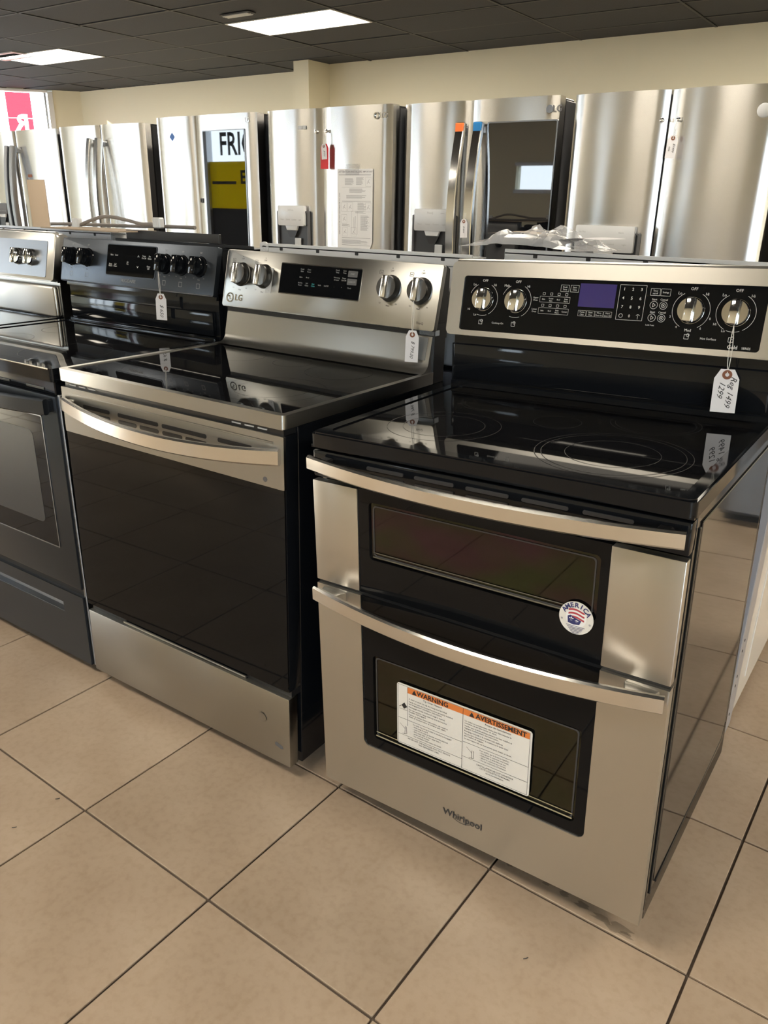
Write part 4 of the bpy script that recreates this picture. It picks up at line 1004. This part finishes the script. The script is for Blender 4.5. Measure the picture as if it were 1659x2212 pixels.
MB().text('LG', .038, .840 if False else .832, 1.745, -.0018, bold=.01).build('logo_lettering', 'side_grey', dr)
price_tag('grey price tag hanging over the long handle of the glass panel refrigerator', (-1.055, 2.380, 1.262), .040, .085, [('$1899', .012, 0, -.036, -R(93))], tilt=R(-2), strg=(-1.050, 2.392, 1.33))
# F5: dispenser, red tag, taped instruction sheet
t5, dl, dr, wd = fridge('refrigerator with taped instruction sheet, ice dispenser and red tag', -2.385, -1.975, -1.520, 2.420, HF, bulge=(.024, .010))
disp(dl, .115, .305, 1.210, 1.316, .86, texts=(('hold 3 sec', .5, .78, .010),))
stud(dl, .372, 1.686, .016); stud(dr, .450, 1.686, .008)
MB().box(.250, .277, -.0005, .001, 1.700, 1.718).box(.283, .305, -.0005, .001, 1.700, 1.718).build('film_mark', 'plastic_grey', dl)
sheet_o = thing('instruction_sheet', 'long printed instruction sheet taped to the refrigerator door', 'paper', (-1.862, 2.4165, 1.10))
MB().prism([(.0, .0), (.215, .0), (.232, .04), (.232, .402), (.0, .402)], -.0004, .0004).build('page', 'paper', sheet_o)
tx = MB(); Y = -.0010
tx.text('ATTENTION INSTALLERS', .014, .008, .388, Y, align='LEFT', bold=.02).text('IMPORTANT', .011, .170, .388, Y, align='LEFT', bold=.02)
tx.text('NOT TO BE REMOVED ONLY BY CUSTOMER', .0105, .014, .18, Y, rot=-R(90), bold=.01)
for z in (.375, .372, .313, .245, .242, .060, .022): tx.line(.03 if z < .37 else .01, z, .222, z, .0016 if z in (.375, .060, .022) else .0008, Y)
rnd = random.Random(5)
for c0, c1, za, zb in ((.05, .11, .355, .325), (.125, .175, .36, .325), (.08, .19, .305, .285), (.06, .20, .272, .258), (.135, .19, .235, .200), (.12, .19, .195, .185), (.155, .21, .172, .10), (.03, .085, .128, .118), (.03, .21, .048, .030)):
    z = za
    while z > zb: tx.line(c0, z, c0+(c1-c0)*rnd.uniform(.7, 1), z, .0013, Y); z -= .0042
for x, z in ((.045, .215), (.085, .215), (.205, .215), (.045, .155), (.11, .09), (.05, .09), (.205, .34), (.2, .145)):
    tx.rect(x-.018, x+.018, z-.022, z+.022, .0006, Y); tx.line(x-.008, z-.010, x+.006, z+.012, .0014, Y).line(x-.004, z+.002, x+.010, z-.008, .0014, Y)
tx.rect(.095, .135, .080, .195, .0007, Y); tx.line(.118, .10, .120, .17, .002, Y).line(.110, .11, .110, .165, .0012, Y)
tx.build('print', 'ink_faint', sheet_o)
MB().box(.055, .145, -.0010, -.0006, .372, .425).build('clear_tape', 'clear_tape', sheet_o)
price_tag('red plastic tag with smaller white tag hanging from a refrigerator stud', (-1.935, 2.400, 1.613), .054, .122, [], tilt=R(1), strg=(-1.935, 2.406, 1.684), mat='tag_red')
price_tag('small white tag in front of the red tag on the refrigerator', (-1.937, 2.396, 1.613), .036, .075, [('$950', .014, .002, -.034, -R(92))], tilt=R(-3), strg=(-1.935, 2.400, 1.684))
MB().text('LG', .034, .815, 1.748, -.0040, bold=.01).frame(disc(.772, 1.748, .016, 24), disc(.772, 1.748, .011, 24), -.004, .004).build('logo', 'chrome', dr)
# F4: glass panel door reflecting the shop front
t4_, dl, dr, wd = fridge('refrigerator with black glass door mirroring a yellow shop front poster', -3.310, -2.950, -2.450, 2.425, HF, bulge=(.016, .006))
square_patch(dl, .160, 1.690, .034, 'tape_blue', 'tape_diamond', R(45), .000, 'blue tape diamond')
gw = MB().prism(rr_(.430, .765, .88, 1.712, .006), -.0030, .006).build('glass_panel', 'mirror_glass', dr)
MB().frame(rr_(.424, .771, .874, 1.718, .008), rr_(.4305, .7645, .8805, 1.7115, .006), -.0024, .006).build('panel_trim', 'steel_dark', gw)
MB().frame(rr_(.374, .392, 1.318, 1.345, .002), rr_(.379, .387, 1.324, 1.339, .001), -.001, .006).build('keyhole_plate', 'side_grey', dr)
MB().text('LG', .034, .790, 1.760, -.0020, bold=.01).build('logo', 'chrome', dr)
# F3: brushed french door with two long straight handles
t3, dl, dr, wd = fridge('refrigerator with two dark edged arched handles, second from the left', -4.560, -4.092, -3.620, 2.590, HF, bulge=(.018, .018), side='dark_grey')
long_handle(dl, .425, .80, 1.710, -.030, .055, .034, .046); long_handle(dr, .515, .80, 1.710, -.030, .055, .034, .046)
MB().text('Whirlpool', .030, .735, 1.722, -.0022, bold=.01).build('badge', 'chrome', dr)
# F1: leftmost, dispenser and tan patch
t1, dl, dr, wd = fridge('leftmost refrigerator with curved handles and tan patch, below the window sign', -5.560, -5.200, -4.660, 2.640, HF, bulge=(.016, .016))
disp(dl, .03, .19, 1.20, 1.28, .86, pale='side_grey')
long_handle(dl, .325, .80, 1.690, -.028, .05, .036, .040, 'steel_dark'); long_handle(dr, .395, .80, 1.690, -.028, .05, .036, .040, 'steel_dark')
MB().box(.47, .70, -.0015, .0035, 1.05, 1.455).build('tan_patch', 'cardboard', dr, label='tan patch')  # flat tan rectangle on the right door
MB().box(.50, .545, -.0022, .003, 1.472, 1.492).build('brown_sticker', 'eyelet_brown', dr)
# F8: slate fridge at the right picture edge
t8, dl, dr, wd = fridge('dark slate refrigerator at the right edge of the picture', .315, .770, 1.225, 2.515, HF-.02, front='steel_slate', side='side_grey')
long_handle(dl, .425, .80, 1.68, -.022, .04, .03, .016, 'steel_dark'); long_handle(dr, .485, .80, 1.68, -.022, .04, .03, .016, 'steel_dark')
